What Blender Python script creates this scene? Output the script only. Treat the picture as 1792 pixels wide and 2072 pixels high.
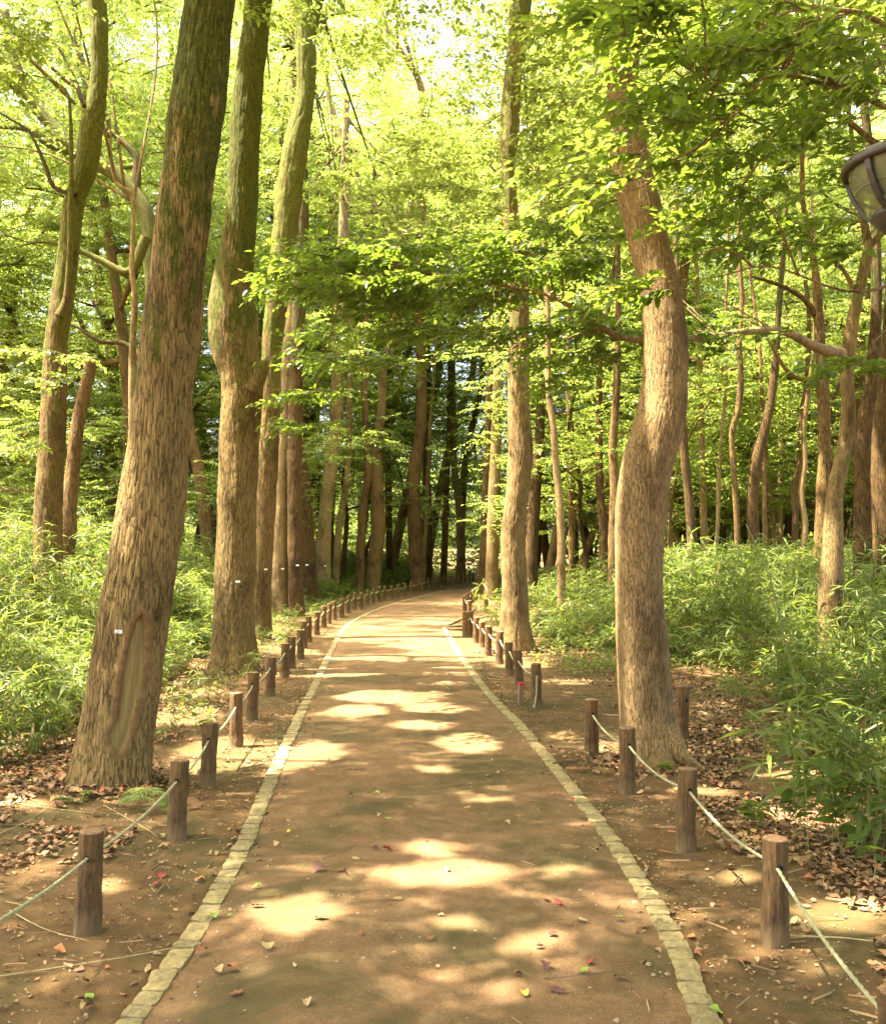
import bpy, math
import numpy as np
from mathutils import Vector
R = math.radians
sc = bpy.context.scene
for o in list(bpy.data.objects): bpy.data.objects.remove(o)

# ------------------------------------------------------------------ camera
EYE, F, CX, CY, HOR = 1.65, 2000.0, 896.0, 1036.0, 1105.0
PITCH = math.atan((HOR - CY) / F)
cam = bpy.data.cameras.new('camera'); co = bpy.data.objects.new('camera', cam)
sc.collection.objects.link(co); sc.camera = co
co.location = (0, 0, EYE); co.rotation_euler = (math.pi / 2 + PITCH, 0, 0)
cam.sensor_fit = 'VERTICAL'; cam.sensor_height = 24; cam.lens = F / 2072 * 24
cam.clip_start = 0.05; cam.clip_end = 2000

# ------------------------------------------------------------------ light
SUN_EL, SUN_AZ = R(67), R(-95)          # azimuth from +Y clockwise; the sun stands to the left
sd = Vector((math.cos(SUN_EL) * math.sin(SUN_AZ), math.cos(SUN_EL) * math.cos(SUN_AZ), math.sin(SUN_EL)))
w = bpy.data.worlds.new('World'); sc.world = w; w.use_nodes = True
nt = w.node_tree; nt.nodes.clear()
wo = nt.nodes.new('ShaderNodeOutputWorld'); bg = nt.nodes.new('ShaderNodeBackground')
sky = nt.nodes.new('ShaderNodeTexSky'); sky.sky_type = 'NISHITA'; sky.sun_disc = False
sky.sun_elevation = SUN_EL; sky.sun_rotation = SUN_AZ; sky.dust_density = 8.0; sky.air_density = 1.0; sky.ozone_density = 0.6
bg.inputs['Strength'].default_value = 0.15
nt.links.new(sky.outputs[0], bg.inputs[0]); nt.links.new(bg.outputs[0], wo.inputs[0])
sl = bpy.data.lights.new('sun', 'SUN'); sl.energy = 5.0; sl.angle = R(0.5); sl.color = (1.0, 0.90, 0.71)
so = bpy.data.objects.new('sun', sl); sc.collection.objects.link(so)
so.rotation_euler = sd.to_track_quat('Z', 'Y').to_euler(); so.location = sd * 60
sc.view_settings.view_transform = 'Standard'; sc.view_settings.look = 'None'
sc.view_settings.gamma = 1.0; sc.view_settings.exposure = 3.0
sc.render.engine = 'CYCLES'
cy = sc.cycles
cy.max_bounces = 9; cy.diffuse_bounces = 5; cy.glossy_bounces = 2; cy.transmission_bounces = 7; cy.transparent_max_bounces = 8
cy.use_denoising = True; cy.caustics_reflective = False; cy.caustics_refractive = False
cy.sample_clamp_indirect = 6.0

# ------------------------------------------------------------------ helpers
def at(x, y, Y):
    c, s = math.cos(PITCH), math.sin(PITCH)
    a, b = (x - CX) / F, (CY - y) / F
    d = np.array([a, c - b * s, s + b * c]); d *= Y / d[1]
    return d + np.array([0, 0, EYE])
def gr(x, y):
    """ground point under a pixel row"""
    p1 = at(x, y, 1.0); t = EYE / (EYE - p1[2])
    return np.array([p1[0] * t, t, 0.0])
def dist(y): return gr(896, y)[1]
def proj(V):
    c, s = math.cos(PITCH), math.sin(PITCH)
    z = V[:, 2] - EYE; f = V[:, 1] * c + z * s; u = -V[:, 1] * s + z * c
    f = np.where(f > .05, f, .05)
    return CX + F * V[:, 0] / f, CY - F * u / f

def hash3(i, j, k, seed):
    n = (i.astype(np.int64) * 374761393 + j.astype(np.int64) * 668265263 + k.astype(np.int64) * 2147483647 + seed * 974711) & 0xffffffff
    n = ((n ^ (n >> 13)) * 1274126177) & 0xffffffff
    n = ((n ^ (n >> 16)) * 668265261) & 0xffffffff
    return ((n ^ (n >> 15)) & 0xffff) / 65535.0
def vn(P, seed=0):
    P = np.asarray(P, float); I = np.floor(P).astype(np.int64); f = P - I; f = f * f * (3 - 2 * f)
    r = 0
    for a in (0, 1):
        wa = f[:, 0] if a else 1 - f[:, 0]
        for b in (0, 1):
            wb = f[:, 1] if b else 1 - f[:, 1]
            for c in (0, 1):
                wc = f[:, 2] if c else 1 - f[:, 2]
                r = r + wa * wb * wc * hash3(I[:, 0] + a, I[:, 1] + b, I[:, 2] + c, seed)
    return r
def fbm(P, seed=0, o=3):
    P = np.asarray(P, float); r = 0; a = .5; t = 0
    for k in range(o):
        r = r + a * vn(P * (2 ** k), seed + k * 17); t += a; a *= .5
    return r / t
def ground_z(x, y):
    """height of the soil: level by the path, low banks and humps beyond the ropes"""
    x = np.asarray(x, float); y = np.asarray(y, float)
    P = np.stack([x, y, 0 * x], -1).reshape(-1, 3)
    m = np.clip((np.abs(P[:, 0]) - 1.35) / 2.0, 0, 1) ** 1.5
    far = np.clip((P[:, 1] - 20) / 15, 0, 1)
    m = m * (1 - far * np.clip((4.5 - P[:, 0]) / 3, 0, 1) * (P[:, 0] > -2))
    h = m * (0.22 * (fbm(P * .45, 5) - .4) + .05 * (fbm(P * 2.0, 9) - .5))
    h = h + (fbm(P * 9, 3) - .5) * .008 * np.clip((np.abs(P[:, 0]) - .9) * 3, 0.25, 1)
    return h.reshape(x.shape)

def mesh(name, V, Fs, mats, mi=None, smooth=True, uv=None):
    """Fs: array (n,k) or list of arrays with different k"""
    if not isinstance(Fs, list): Fs = [Fs]
    Fs = [np.asarray(f, np.int32) for f in Fs if len(f)]
    me = bpy.data.meshes.new(name)
    V = np.asarray(V, np.float32)
    me.vertices.add(len(V)); me.vertices.foreach_set('co', V.ravel())
    loops = np.concatenate([f.ravel() for f in Fs]); me.loops.add(len(loops)); me.loops.foreach_set('vertex_index', loops)
    tot = np.concatenate([np.full(len(f), f.shape[1], np.int32) for f in Fs])
    st = np.concatenate([[0], np.cumsum(tot)[:-1]]).astype(np.int32)
    me.polygons.add(len(tot)); me.polygons.foreach_set('loop_start', st); me.polygons.foreach_set('loop_total', tot)
    if mi is not None: me.polygons.foreach_set('material_index', np.asarray(mi, np.int32))
    me.polygons.foreach_set('use_smooth', np.full(len(tot), smooth))
    me.update(calc_edges=True); me.validate()
    for m in (mats if isinstance(mats, (list, tuple)) else [mats]): me.materials.append(m)
    return me
def link(name, me, parent=None, loc=None):
    o = bpy.data.objects.new(name, me); sc.collection.objects.link(o)
    if parent is not None: o.parent = parent
    if loc is not None: o.location = loc
    return o
def tag(o, label=None, cat=None, group=None, kind=None):
    for k, v in (('label', label), ('category', cat), ('group', group), ('kind', kind)):
        if v: o[k] = v
    return o
def thing(name, loc, label, cat, group=None, rz=0):
    o = bpy.data.objects.new(name, None); sc.collection.objects.link(o)
    o.location = loc; o.rotation_euler = (0, 0, rz); o.empty_display_size = .2
    return tag(o, label, cat, group)
def copy_tree(o, parent=None):
    c = o.copy(); sc.collection.objects.link(c)
    if parent is not None: c.parent = parent
    for ch in list(o.children): copy_tree(ch, c)
    return c

def smooth_path(pts, step):
    """Catmull-Rom through pts (n, m): first three columns position, others follow"""
    P = np.asarray(pts, float)
    if len(P) == 2: P = np.stack([P[0], P[0] * .5 + P[1] * .5, P[1]])
    Q = np.vstack([2 * P[0] - P[1], P, 2 * P[-1] - P[-2]])
    out = []
    for i in range(1, len(Q) - 2):
        n = max(2, int(np.linalg.norm(Q[i + 1, :3] - Q[i, :3]) / step))
        t = np.linspace(0, 1, n, endpoint=False)[:, None]
        a, b, c, d = Q[i - 1], Q[i], Q[i + 1], Q[i + 2]
        out.append(.5 * (2 * b + (c - a) * t + (2 * a - 5 * b + 4 * c - d) * t * t + (3 * b - a - 3 * c + d) * t ** 3))
    out.append(P[-1:])
    return np.vstack(out)
def tube(path, n=12, disp=None, cap=True):
    """path rows: x,y,z,r (already dense).  returns V, quads, theta, s"""
    P = path[:, :3]; r = path[:, 3]; m = len(P)
    T = np.gradient(P, axis=0); T /= np.linalg.norm(T, axis=1)[:, None] + 1e-9
    u = np.cross(T[0], [0, 1, 0.01]); u /= np.linalg.norm(u); U = [u]
    for i in range(1, m):
        u = U[-1] - T[i] * np.dot(U[-1], T[i]); u /= np.linalg.norm(u) + 1e-9; U.append(u)
    U = np.array(U); Wv = np.cross(T, U)
    th = np.linspace(0, 2 * math.pi, n, endpoint=False)
    N = U[:, None] * np.cos(th)[None, :, None] + Wv[:, None] * np.sin(th)[None, :, None]
    s = np.concatenate([[0], np.cumsum(np.linalg.norm(np.diff(P, axis=0), axis=1))])
    rr = np.repeat(r[:, None], n, 1)
    S = np.repeat(s[:, None], n, 1); TH = np.repeat(th[None], m, 0)
    if disp is not None:
        Pc = (P[:, None] + N * rr[..., None])
        rr = rr + disp(Pc.reshape(-1, 3), N.reshape(-1, 3), TH.ravel(), S.ravel(), rr.ravel()).reshape(m, n)
    V = P[:, None] + N * rr[..., None]
    i = np.arange(m - 1)[:, None]; j = np.arange(n)[None]
    Q = np.stack([i * n + j, i * n + (j + 1) % n, (i + 1) * n + (j + 1) % n, (i + 1) * n + j], -1).reshape(-1, 4)
    V = V.reshape(-1, 3)
    if cap:
        V = np.vstack([V, P[-1]]); k = len(V) - 1; b = (m - 1) * n
        j = np.arange(n); tri = np.stack([b + j, b + (j + 1) % n, np.full(n, k), np.full(n, k)], -1)
        return V, Q, tri[:, :3], N.reshape(-1, 3)
    return V, Q, np.zeros((0, 3), int), N.reshape(-1, 3)
class Acc:
    """collects pieces, all polygons, with material indices"""
    def __init__(s): s.V = []; s.F = {}; s.n = 0; s.M = {}
    def add(s, V, Fq, mi=0):
        Fq = np.asarray(Fq)
        if len(Fq):
            k = Fq.shape[1]; s.F.setdefault(k, []).append(Fq + s.n); s.M.setdefault(k, []).append(np.full(len(Fq), mi))
        s.V.append(V); s.n += len(V)
    def addtube(s, path, n=6, mi=0, disp=None):
        V, Q, T, _ = tube(path, n, disp); b = s.n
        s.add(V, Q, mi)
        if len(T): s.F.setdefault(3, []).append(T + b); s.M.setdefault(3, []).append(np.full(len(T), mi))
    def mesh(s, name, mats, smooth=True):
        ks = sorted(s.F)
        return mesh(name, np.vstack(s.V), [np.vstack(s.F[k]) for k in ks], mats, np.concatenate([np.concatenate(s.M[k]) for k in ks]), smooth)
def off(me_V, loc): return me_V - np.asarray(loc)

# ------------------------------------------------------------------ materials
def newmat(name):
    m = bpy.data.materials.new(name); m.use_nodes = True; n = m.node_tree; n.nodes.clear()
    out = n.nodes.new('ShaderNodeOutputMaterial'); b = n.nodes.new('ShaderNodeBsdfPrincipled')
    n.links.new(b.outputs[0], out.inputs[0]); return m, n, b, out
def N(nt, t, **kw):
    nd = nt.nodes.new('ShaderNode' + t)
    for k, v in kw.items():
        if k in nd.inputs: nd.inputs[k].default_value = v
        else: setattr(nd, k, v)
    return nd
def ramp(nt, fac, stops, interp='LINEAR'):
    r = nt.nodes.new('ShaderNodeValToRGB'); r.color_ramp.interpolation = interp; e = r.color_ramp.elements
    while len(e) > 1: e.remove(e[0])
    e[0].position = stops[0][0]; e[0].color = (*stops[0][1], 1)
    for p, c in stops[1:]:
        x = e.new(p); x.color = (*c, 1)
    nt.links.new(fac, r.inputs[0]); return r.outputs[0]
def mixc(nt, fac, a, b, mode='MIX'):
    m = nt.nodes.new('ShaderNodeMix'); m.data_type = 'RGBA'; m.blend_type = mode
    for sock, v in ((m.inputs[0], fac), (m.inputs[6], a), (m.inputs[7], b)):
        if hasattr(v, 'is_linked'): nt.links.new(v, sock)
        else: sock.default_value = v if isinstance(v, float) else (*v, 1)
    return m.outputs[2]
def coords(nt, scale=(1, 1, 1), kind='Object'):
    tc = nt.nodes.new('ShaderNodeTexCoord'); mp = nt.nodes.new('ShaderNodeMapping'); mp.inputs['Scale'].default_value = scale
    nt.links.new(tc.outputs[kind], mp.inputs[0]); return mp.outputs[0]
def noise(nt, vec, sc_, det=4, rough=.6, dist_=0.0):
    n = N(nt, 'TexNoise'); n.inputs['Scale'].default_value = sc_; n.inputs['Detail'].default_value = det
    n.inputs['Roughness'].default_value = rough; n.inputs['Distortion'].default_value = dist_
    nt.links.new(vec, n.inputs['Vector']); return n.outputs['Fac']
def math_(nt, op, a, b=None, clamp=False):
    m = nt.nodes.new('ShaderNodeMath'); m.operation = op; m.use_clamp = clamp
    for s, v in zip(m.inputs, (a, b)):
        if v is None: continue
        if hasattr(v, 'is_linked'): nt.links.new(v, s)
        else: s.default_value = v
    return m.outputs[0]
def bump(nt, bs, h, strength=.5, d=.01):
    b = nt.nodes.new('ShaderNodeBump'); b.inputs['Strength'].default_value = strength; b.inputs['Distance'].default_value = d
    nt.links.new(h, b.inputs['Height']); nt.links.new(b.outputs[0], bs.inputs['Normal'])

def bark(name, dark, light, moss=(.10, .13, .02), z0=3.0, z1=6.0, mossmin=.0, mossmax=.8, sc_=1.0, bd=.012, base_moss=0.0):
    m, nt, b, out = newmat(name)
    st = coords(nt, (1, 1, .22)); sv = coords(nt, (1, 1, .10)); iso = coords(nt)
    v = N(nt, 'TexVoronoi'); v.feature = 'DISTANCE_TO_EDGE'; v.inputs['Scale'].default_value = 54 * sc_
    wn = N(nt, 'TexNoise'); wn.inputs['Scale'].default_value = 16 * sc_; wn.inputs['Detail'].default_value = 5; wn.inputs['Roughness'].default_value = .7; nt.links.new(st, wn.inputs['Vector'])
    va = nt.nodes.new('ShaderNodeVectorMath'); va.operation = 'MULTIPLY_ADD'; va.inputs[1].default_value = (.07, .07, .03)
    nt.links.new(wn.outputs['Color'], va.inputs[0]); nt.links.new(sv, va.inputs[2]); nt.links.new(va.outputs[0], v.inputs['Vector'])
    crack = ramp(nt, v.outputs['Distance'], [(0.0, (0, 0, 0)), (.028, (.2, .2, .2)), (.06, (.92, .92, .92)), (.3, (1, 1, 1))])
    n1 = noise(nt, st, 55 * sc_, 6, .72); n2 = noise(nt, iso, 5, 4, .6); n3 = noise(nt, iso, 60, 4, .7)
    col = ramp(nt, n1, [(.28, dark), (.62, light)])
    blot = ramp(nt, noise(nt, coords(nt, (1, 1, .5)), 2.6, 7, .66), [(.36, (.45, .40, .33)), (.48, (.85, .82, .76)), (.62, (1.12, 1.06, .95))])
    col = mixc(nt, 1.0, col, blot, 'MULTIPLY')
    col = mixc(nt, math_(nt, 'MULTIPLY', math_(nt, 'SUBTRACT', 1.0, crack), .6), col, tuple(c * .28 for c in dark))
    sep = nt.nodes.new('ShaderNodeSeparateXYZ'); nt.links.new(iso, sep.inputs[0])
    mr = N(nt, 'MapRange'); mr.inputs['From Min'].default_value = z0; mr.inputs['From Max'].default_value = z1
    mr.inputs['To Min'].default_value = mossmin; mr.inputs['To Max'].default_value = mossmax
    nt.links.new(sep.outputs['Z'], mr.inputs['Value'])
    mn = noise(nt, coords(nt, (1, 1, .35)), 6.0, 9, .74)
    mf = math_(nt, 'ADD', mr.outputs[0], math_(nt, 'MULTIPLY', math_(nt, 'SUBTRACT', mn, .5), 4.2))
    mf = math_(nt, 'SUBTRACT', mf, .25)
    mf = math_(nt, 'MULTIPLY', mf, 2.8, True)
    mf = math_(nt, 'MULTIPLY', mf, ramp(nt, n3, [(.30, (.55, .55, .55)), (.55, (1, 1, 1))]))
    mcol = ramp(nt, noise(nt, iso, 25, 4, .7), [(.3, tuple(c * .6 for c in moss)), (.7, tuple(c * 1.35 for c in moss))])
    col = mixc(nt, mf, col, mcol)
    nt.links.new(col, b.inputs['Base Color']); b.inputs['Roughness'].default_value = .92
    b.inputs['Specular IOR Level'].default_value = .25
    h = math_(nt, 'ADD', math_(nt, 'MULTIPLY', crack, .7), math_(nt, 'MULTIPLY', n1, .45))
    h = math_(nt, 'ADD', h, math_(nt, 'MULTIPLY', n3, .3))
    bump(nt, b, h, 1.0, bd * 1.6); return m
def leafmat(name, c0, c1, t0, t1, mixf=.5, rough=.45, dead=0.0):
    m, nt, b, out = newmat(name)
    g = nt.nodes.new('ShaderNodeNewGeometry'); oi = nt.nodes.new('ShaderNodeObjectInfo')
    rp = g.outputs['Random Per Island']
    fac = math_(nt, 'ADD', math_(nt, 'MULTIPLY', rp, .75), math_(nt, 'MULTIPLY', oi.outputs['Random'], .25))
    A_, B_ = mixc(nt, fac, c0, c1), mixc(nt, fac, t0, t1)
    if dead:
        dm = math_(nt, 'LESS_THAN', rp, dead); A_ = mixc(nt, dm, A_, (.34, .24, .10)); B_ = mixc(nt, dm, B_, (.30, .20, .07))
    nt.links.new(A_, b.inputs['Base Color'])
    b.inputs['Roughness'].default_value = rough; b.inputs['Specular IOR Level'].default_value = .45
    tr = nt.nodes.new('ShaderNodeBsdfTranslucent'); nt.links.new(B_, tr.inputs[0])
    mx = nt.nodes.new('ShaderNodeMixShader'); mx.inputs[0].default_value = mixf
    nt.links.new(b.outputs[0], mx.inputs[1]); nt.links.new(tr.outputs[0], mx.inputs[2]); nt.links.new(mx.outputs[0], out.inputs[0])
    return m
def plain(name, col, rough=.7, var=.25, sc_=20, bd=.003, metal=0.0, stretch=(1, 1, 1)):
    m, nt, b, out = newmat(name); v = coords(nt, stretch)
    n = noise(nt, v, sc_, 5, .65)
    nt.links.new(ramp(nt, n, [(.3, tuple(c * (1 - var) for c in col)), (.7, tuple(min(1, c * (1 + var)) for c in col))]), b.inputs['Base Color'])
    b.inputs['Roughness'].default_value = rough; b.inputs['Metallic'].default_value = metal
    bump(nt, b, n, .6, bd); return m

def soil(name, a, b_, green, litter=0.0, seed=0):
    m, nt, b, out = newmat(name); v = coords(nt, kind='Object')
    big = noise(nt, v, .9, 5, .6); mid = noise(nt, v, 5, 5, .65, .4); fine = noise(nt, v, 130, 4, .75); grit = noise(nt, v, 420, 2, .6)
    col = ramp(nt, mid, [(.3, a), (.7, b_)])
    col = mixc(nt, 1.0, col, ramp(nt, fine, [(.3, (.55, .52, .48)), (.7, (1.45, 1.42, 1.36))]), 'MULTIPLY')
    gm = ramp(nt, noise(nt, v, 1.1, 7, .72, .6), [(.47, (0, 0, 0)), (.62, (.85, .85, .85))])
    col = mixc(nt, gm, col, green)
    col = mixc(nt, ramp(nt, grit, [(.66, (0, 0, 0)), (.74, (.65, .65, .65))]), col, (.5, .42, .28))
    col = mixc(nt, ramp(nt, noise(nt, v, 250, 2, .5), [(.68, (0, 0, 0)), (.76, (.6, .6, .6))]), col, (.06, .04, .02))
    nt.links.new(col, b.inputs['Base Color']); b.inputs['Roughness'].default_value = .95; b.inputs['Specular IOR Level'].default_value = .15
    h = math_(nt, 'ADD', math_(nt, 'MULTIPLY', fine, .35), math_(nt, 'MULTIPLY', mid, 1.0))
    h = math_(nt, 'ADD', h, math_(nt, 'MULTIPLY', grit, .18))
    bump(nt, b, h, .8, .02); return m

M = {}
M['path'] = soil('path_soil', (.170, .098, .047), (.275, .168, .090), (.085, .072, .028))
M['soil'] = soil('side_soil', (.105, .060, .026), (.215, .130, .060), (.08, .070, .026))
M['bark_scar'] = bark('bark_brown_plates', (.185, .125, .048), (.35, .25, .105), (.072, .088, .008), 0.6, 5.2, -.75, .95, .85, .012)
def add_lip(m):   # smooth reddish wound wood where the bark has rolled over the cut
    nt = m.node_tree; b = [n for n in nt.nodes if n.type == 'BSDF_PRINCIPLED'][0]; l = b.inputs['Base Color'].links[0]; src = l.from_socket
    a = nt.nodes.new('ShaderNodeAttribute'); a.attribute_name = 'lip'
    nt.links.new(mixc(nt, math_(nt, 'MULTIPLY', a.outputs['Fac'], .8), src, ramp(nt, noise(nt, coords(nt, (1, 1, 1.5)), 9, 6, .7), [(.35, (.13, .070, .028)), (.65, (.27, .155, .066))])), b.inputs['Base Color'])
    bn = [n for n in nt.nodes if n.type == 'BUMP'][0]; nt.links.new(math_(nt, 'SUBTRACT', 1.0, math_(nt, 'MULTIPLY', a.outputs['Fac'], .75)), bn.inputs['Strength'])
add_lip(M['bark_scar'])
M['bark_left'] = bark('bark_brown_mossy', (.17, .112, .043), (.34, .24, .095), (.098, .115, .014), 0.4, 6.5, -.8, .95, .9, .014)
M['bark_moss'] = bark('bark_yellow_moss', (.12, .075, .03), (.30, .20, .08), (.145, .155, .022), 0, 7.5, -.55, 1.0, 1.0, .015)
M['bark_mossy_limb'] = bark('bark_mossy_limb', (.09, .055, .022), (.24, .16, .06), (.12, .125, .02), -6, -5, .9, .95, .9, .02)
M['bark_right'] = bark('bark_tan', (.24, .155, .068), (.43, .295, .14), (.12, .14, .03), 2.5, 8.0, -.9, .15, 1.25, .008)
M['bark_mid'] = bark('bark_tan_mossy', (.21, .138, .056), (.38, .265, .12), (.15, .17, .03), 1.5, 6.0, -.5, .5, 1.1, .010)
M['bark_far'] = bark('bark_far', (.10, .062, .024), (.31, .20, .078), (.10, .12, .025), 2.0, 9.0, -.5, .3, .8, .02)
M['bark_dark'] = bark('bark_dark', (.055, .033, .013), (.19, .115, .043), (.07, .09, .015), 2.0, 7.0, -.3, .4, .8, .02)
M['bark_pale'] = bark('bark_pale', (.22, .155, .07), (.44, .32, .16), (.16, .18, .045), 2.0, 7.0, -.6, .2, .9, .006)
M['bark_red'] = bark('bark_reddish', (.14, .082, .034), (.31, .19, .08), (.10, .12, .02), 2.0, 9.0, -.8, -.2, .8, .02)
M['twig'] = plain('twig_bark', (.13, .095, .055), .85, .3, 30)
M['leaf_near'] = leafmat('leaf_near', (.04, .080, .014), (.10, .155, .026), (.17, .28, .018), (.40, .51, .05), .46, .36)
M['leaf_over'] = leafmat('leaf_overstory', (.06, .10, .018), (.13, .175, .035), (.24, .32, .035), (.46, .52, .10), .5, .42)
M['leaf_far'] = leafmat('leaf_far', (.08, .125, .022), (.20, .25, .06), (.27, .37, .035), (.50, .58, .12), .5, .42)
M['leaf_deep'] = leafmat('leaf_deep', (.05, .09, .014), (.13, .18, .03), (.22, .30, .03), (.45, .52, .09), .5, .42)
M['sasa'] = leafmat('bamboo_grass_leaf', (.055, .092, .014), (.15, .19, .035), (.19, .275, .022), (.40, .46, .07), .40, .55, .05)
M['culm'] = plain('bamboo_grass_culm', (.22, .26, .07), .6, .3, 15)
M['stone'] = plain('sett_stone', (.31, .232, .10), .92, .32, 40, .010)
M['stone2'] = plain('sett_stone_grey', (.25, .19, .085), .92, .34, 55, .010)
M['wound'] = plain('healed_wood', (.27, .19, .060), .6, .4, 26, .004, stretch=(1, 1, .05))
M['lip'] = plain('wound_lip', (.20, .095, .045), .8, .3, 30, .004, stretch=(.3, .3, 1))
M['straw'] = plain('dry_stalk', (.40, .33, .16), .8, .25, 30, .001)
M['rope'] = plain('rope', (.34, .32, .17), .9, .18, 60, .001)
M['metal'] = plain('lamp_metal', (.045, .036, .028), .45, .15, 8, .0004)
M['white'] = plain('tag_white', (.78, .76, .68), .6, .05, 20, .0003)
M['black'] = plain('tag_ink', (.02, .02, .02), .6, .05, 20, .0002)
M['redpaint'] = plain('red_paint', (.62, .035, .03), .6, .2, 40, .001)
M['hole'] = plain('rope_hole_shade', (.01, .01, .008), .9, .1, 20, .001)  # near-black colour standing for the shade inside the post opening
def postmat(name, dark, light):
    m, nt, b, out = newmat(name); v = coords(nt, (1, 1, .12)); iso = coords(nt)
    n1 = noise(nt, v, 70, 6, .75); n2 = noise(nt, iso, 12, 5, .7)
    col = ramp(nt, n1, [(.3, dark), (.7, light)]); col = mixc(nt, 1.0, col, ramp(nt, n2, [(.35, (.6, .6, .55)), (.65, (1.2, 1.15, 1.05))]), 'MULTIPLY')
    sep = nt.nodes.new('ShaderNodeSeparateXYZ'); nt.links.new(iso, sep.inputs[0])
    mud = math_(nt, 'MULTIPLY', math_(nt, 'SUBTRACT', .17, math_(nt, 'ADD', sep.outputs['Z'], math_(nt, 'MULTIPLY', n2, .12))), 9.0, True)
    col = mixc(nt, math_(nt, 'MULTIPLY', mud, .75), col, (.22, .15, .07))
    nt.links.new(col, b.inputs['Base Color']); b.inputs['Roughness'].default_value = .85
    bump(nt, b, n1, 1.0, .012); return m
M['post'] = postmat('post_log', (.045, .025, .009), (.26, .148, .052))
M['posttop'] = plain('post_cut_top', (.24, .13, .062), .85, .45, 45, .006)
def glassmat():
    m, nt, b, out = newmat('frosted_glass')
    b.inputs['Base Color'].default_value = (.36, .37, .19, 1); b.inputs['Roughness'].default_value = .12
    b.inputs['Specular IOR Level'].default_value = .6
    t = nt.nodes.new('ShaderNodeBsdfTransparent'); t.inputs[0].default_value = (.66, .70, .42, 1)
    mx = nt.nodes.new('ShaderNodeMixShader'); mx.inputs[0].default_value = .58
    nt.links.new(b.outputs[0], mx.inputs[1]); nt.links.new(t.outputs[0], mx.inputs[2]); nt.links.new(mx.outputs[0], out.inputs[0]); return m
M['glass'] = glassmat()
def littermat():
    m, nt, b, out = newmat('dry_leaf'); g = nt.nodes.new('ShaderNodeNewGeometry')
    c = ramp(nt, g.outputs['Random Per Island'], [(0, (.10, .05, .022)), (.3, (.19, .10, .045)), (.6, (.29, .165, .078)), (.86, (.42, .27, .13)), (.93, (.42, .12, .05)), (1.0, (.30, .28, .07))])
    nt.links.new(c, b.inputs['Base Color']); b.inputs['Roughness'].default_value = .75; return m
M['litter'] = littermat()

# ------------------------------------------------------------------ the sunlit gaps on the ground
SHX, SHY = -sd.x / sd.z, -sd.y / sd.z         # horizontal drift of a shadow per metre of height
def E(cx, cy, rx, ry):
    a = gr(cx, cy); l = gr(cx - rx, cy)[0]; r = gr(cx + rx, cy)[0]; n_ = gr(cx, cy + ry)[1]; f_ = gr(cx, cy - ry)[1]
    return ((l + r) / 2, (n_ + f_) / 2, (r - l) / 2, (f_ - n_) / 2)
GAPS = [E(*e) for e in [
    (615, 1530, 85, 30), (800, 1412, 120, 16), (725, 1440, 75, 14), (950, 1508, 75, 22), (850, 1470, 60, 12),
    (600, 1850, 105, 42), (905, 1775, 150, 30), (870, 1722, 70, 20), (1078, 1912, 70, 26), (930, 1872, 80, 16), (1140, 1760, 40, 14),
    (860, 1332, 240, 8), (930, 1309, 150, 7), (800, 1283, 90, 4), (840, 1262, 110, 4), (860, 1243, 120, 4), (1000, 1243, 80, 4), (900, 1222, 90, 4),
    (450, 1530, 100, 42), (500, 1590, 80, 18), (380, 1455, 80, 18), (410, 1405, 50, 10),
    (1165, 1492, 70, 15), (1235, 1505, 60, 18), (1450, 1492, 100, 15), (1400, 1432, 90, 10), (1150, 1380, 60, 6),
    (1500, 1775, 60, 16), (1720, 1850, 110, 36), (1660, 1960, 60, 14), (1640, 1655, 90, 22), (1430, 1600, 70, 10),
    (225, 1790, 45, 20), (60, 1640, 60, 14), (900, 1385, 60, 5), (1060, 1345, 60, 8), (1000, 1622, 50, 8), (885, 1560, 40, 10), (1060, 1810, 60, 8)]]
GAPS += [(2.65, 7.35, .32, .3), (2.5, 15.3, .6, .4), (1.7, 7.6, .25, .3), (2.0, 7.5, .32, .28), (2.3, 7.45, .22, .25), (2.95, 7.4, .3, .25), (3.3, 7.3, .2, .3), (3.15, 6.4, .75, .55), (1.55, 15.3, .5, .3), (3.3, 15.2, .7, .4), (4.4, 15.3, .6, .4),
         (.6, 17.9, 2.4, .9), (-1.6, 12.9, .9, .5), (0.2, 13.0, .5, .5), (-1.3, 17.5, .6, .5), (-2.4, 22, 1.0, .8), (4.5, 11.5, .8, .6), (4.4, 9.6, .6, .5), (3.6, 13.2, .5, .6)]
GAPS = np.array(GAPS)
def lit(X, Y):
    """is this ground point meant to see the sun through the canopy"""
    P = np.stack([X, Y, 0 * X], -1)
    wob = (fbm(P * 3.5, 31, 3) - .5) * .9
    m = np.zeros(len(X), bool)
    for cx, cy_, rx, ry in GAPS:
        q = ((X - cx) / rx) ** 2 + ((Y - cy_) / ry) ** 2
        m |= (q + wob) < 1.0
    n1 = fbm(P * .8, 77, 3)
    thr = np.where(X < -3.0, .45, np.where(X > 3.4, .68, .80))
    thr = np.where(Y > 15, np.minimum(thr, .56), thr)
    thr = np.where(Y > 22, .45, thr)
    m |= n1 > thr
    return m
def sunlit_pos(P):
    return lit(P[:, 0] + P[:, 2] * SHX, P[:, 1] + P[:, 2] * SHY)

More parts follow.
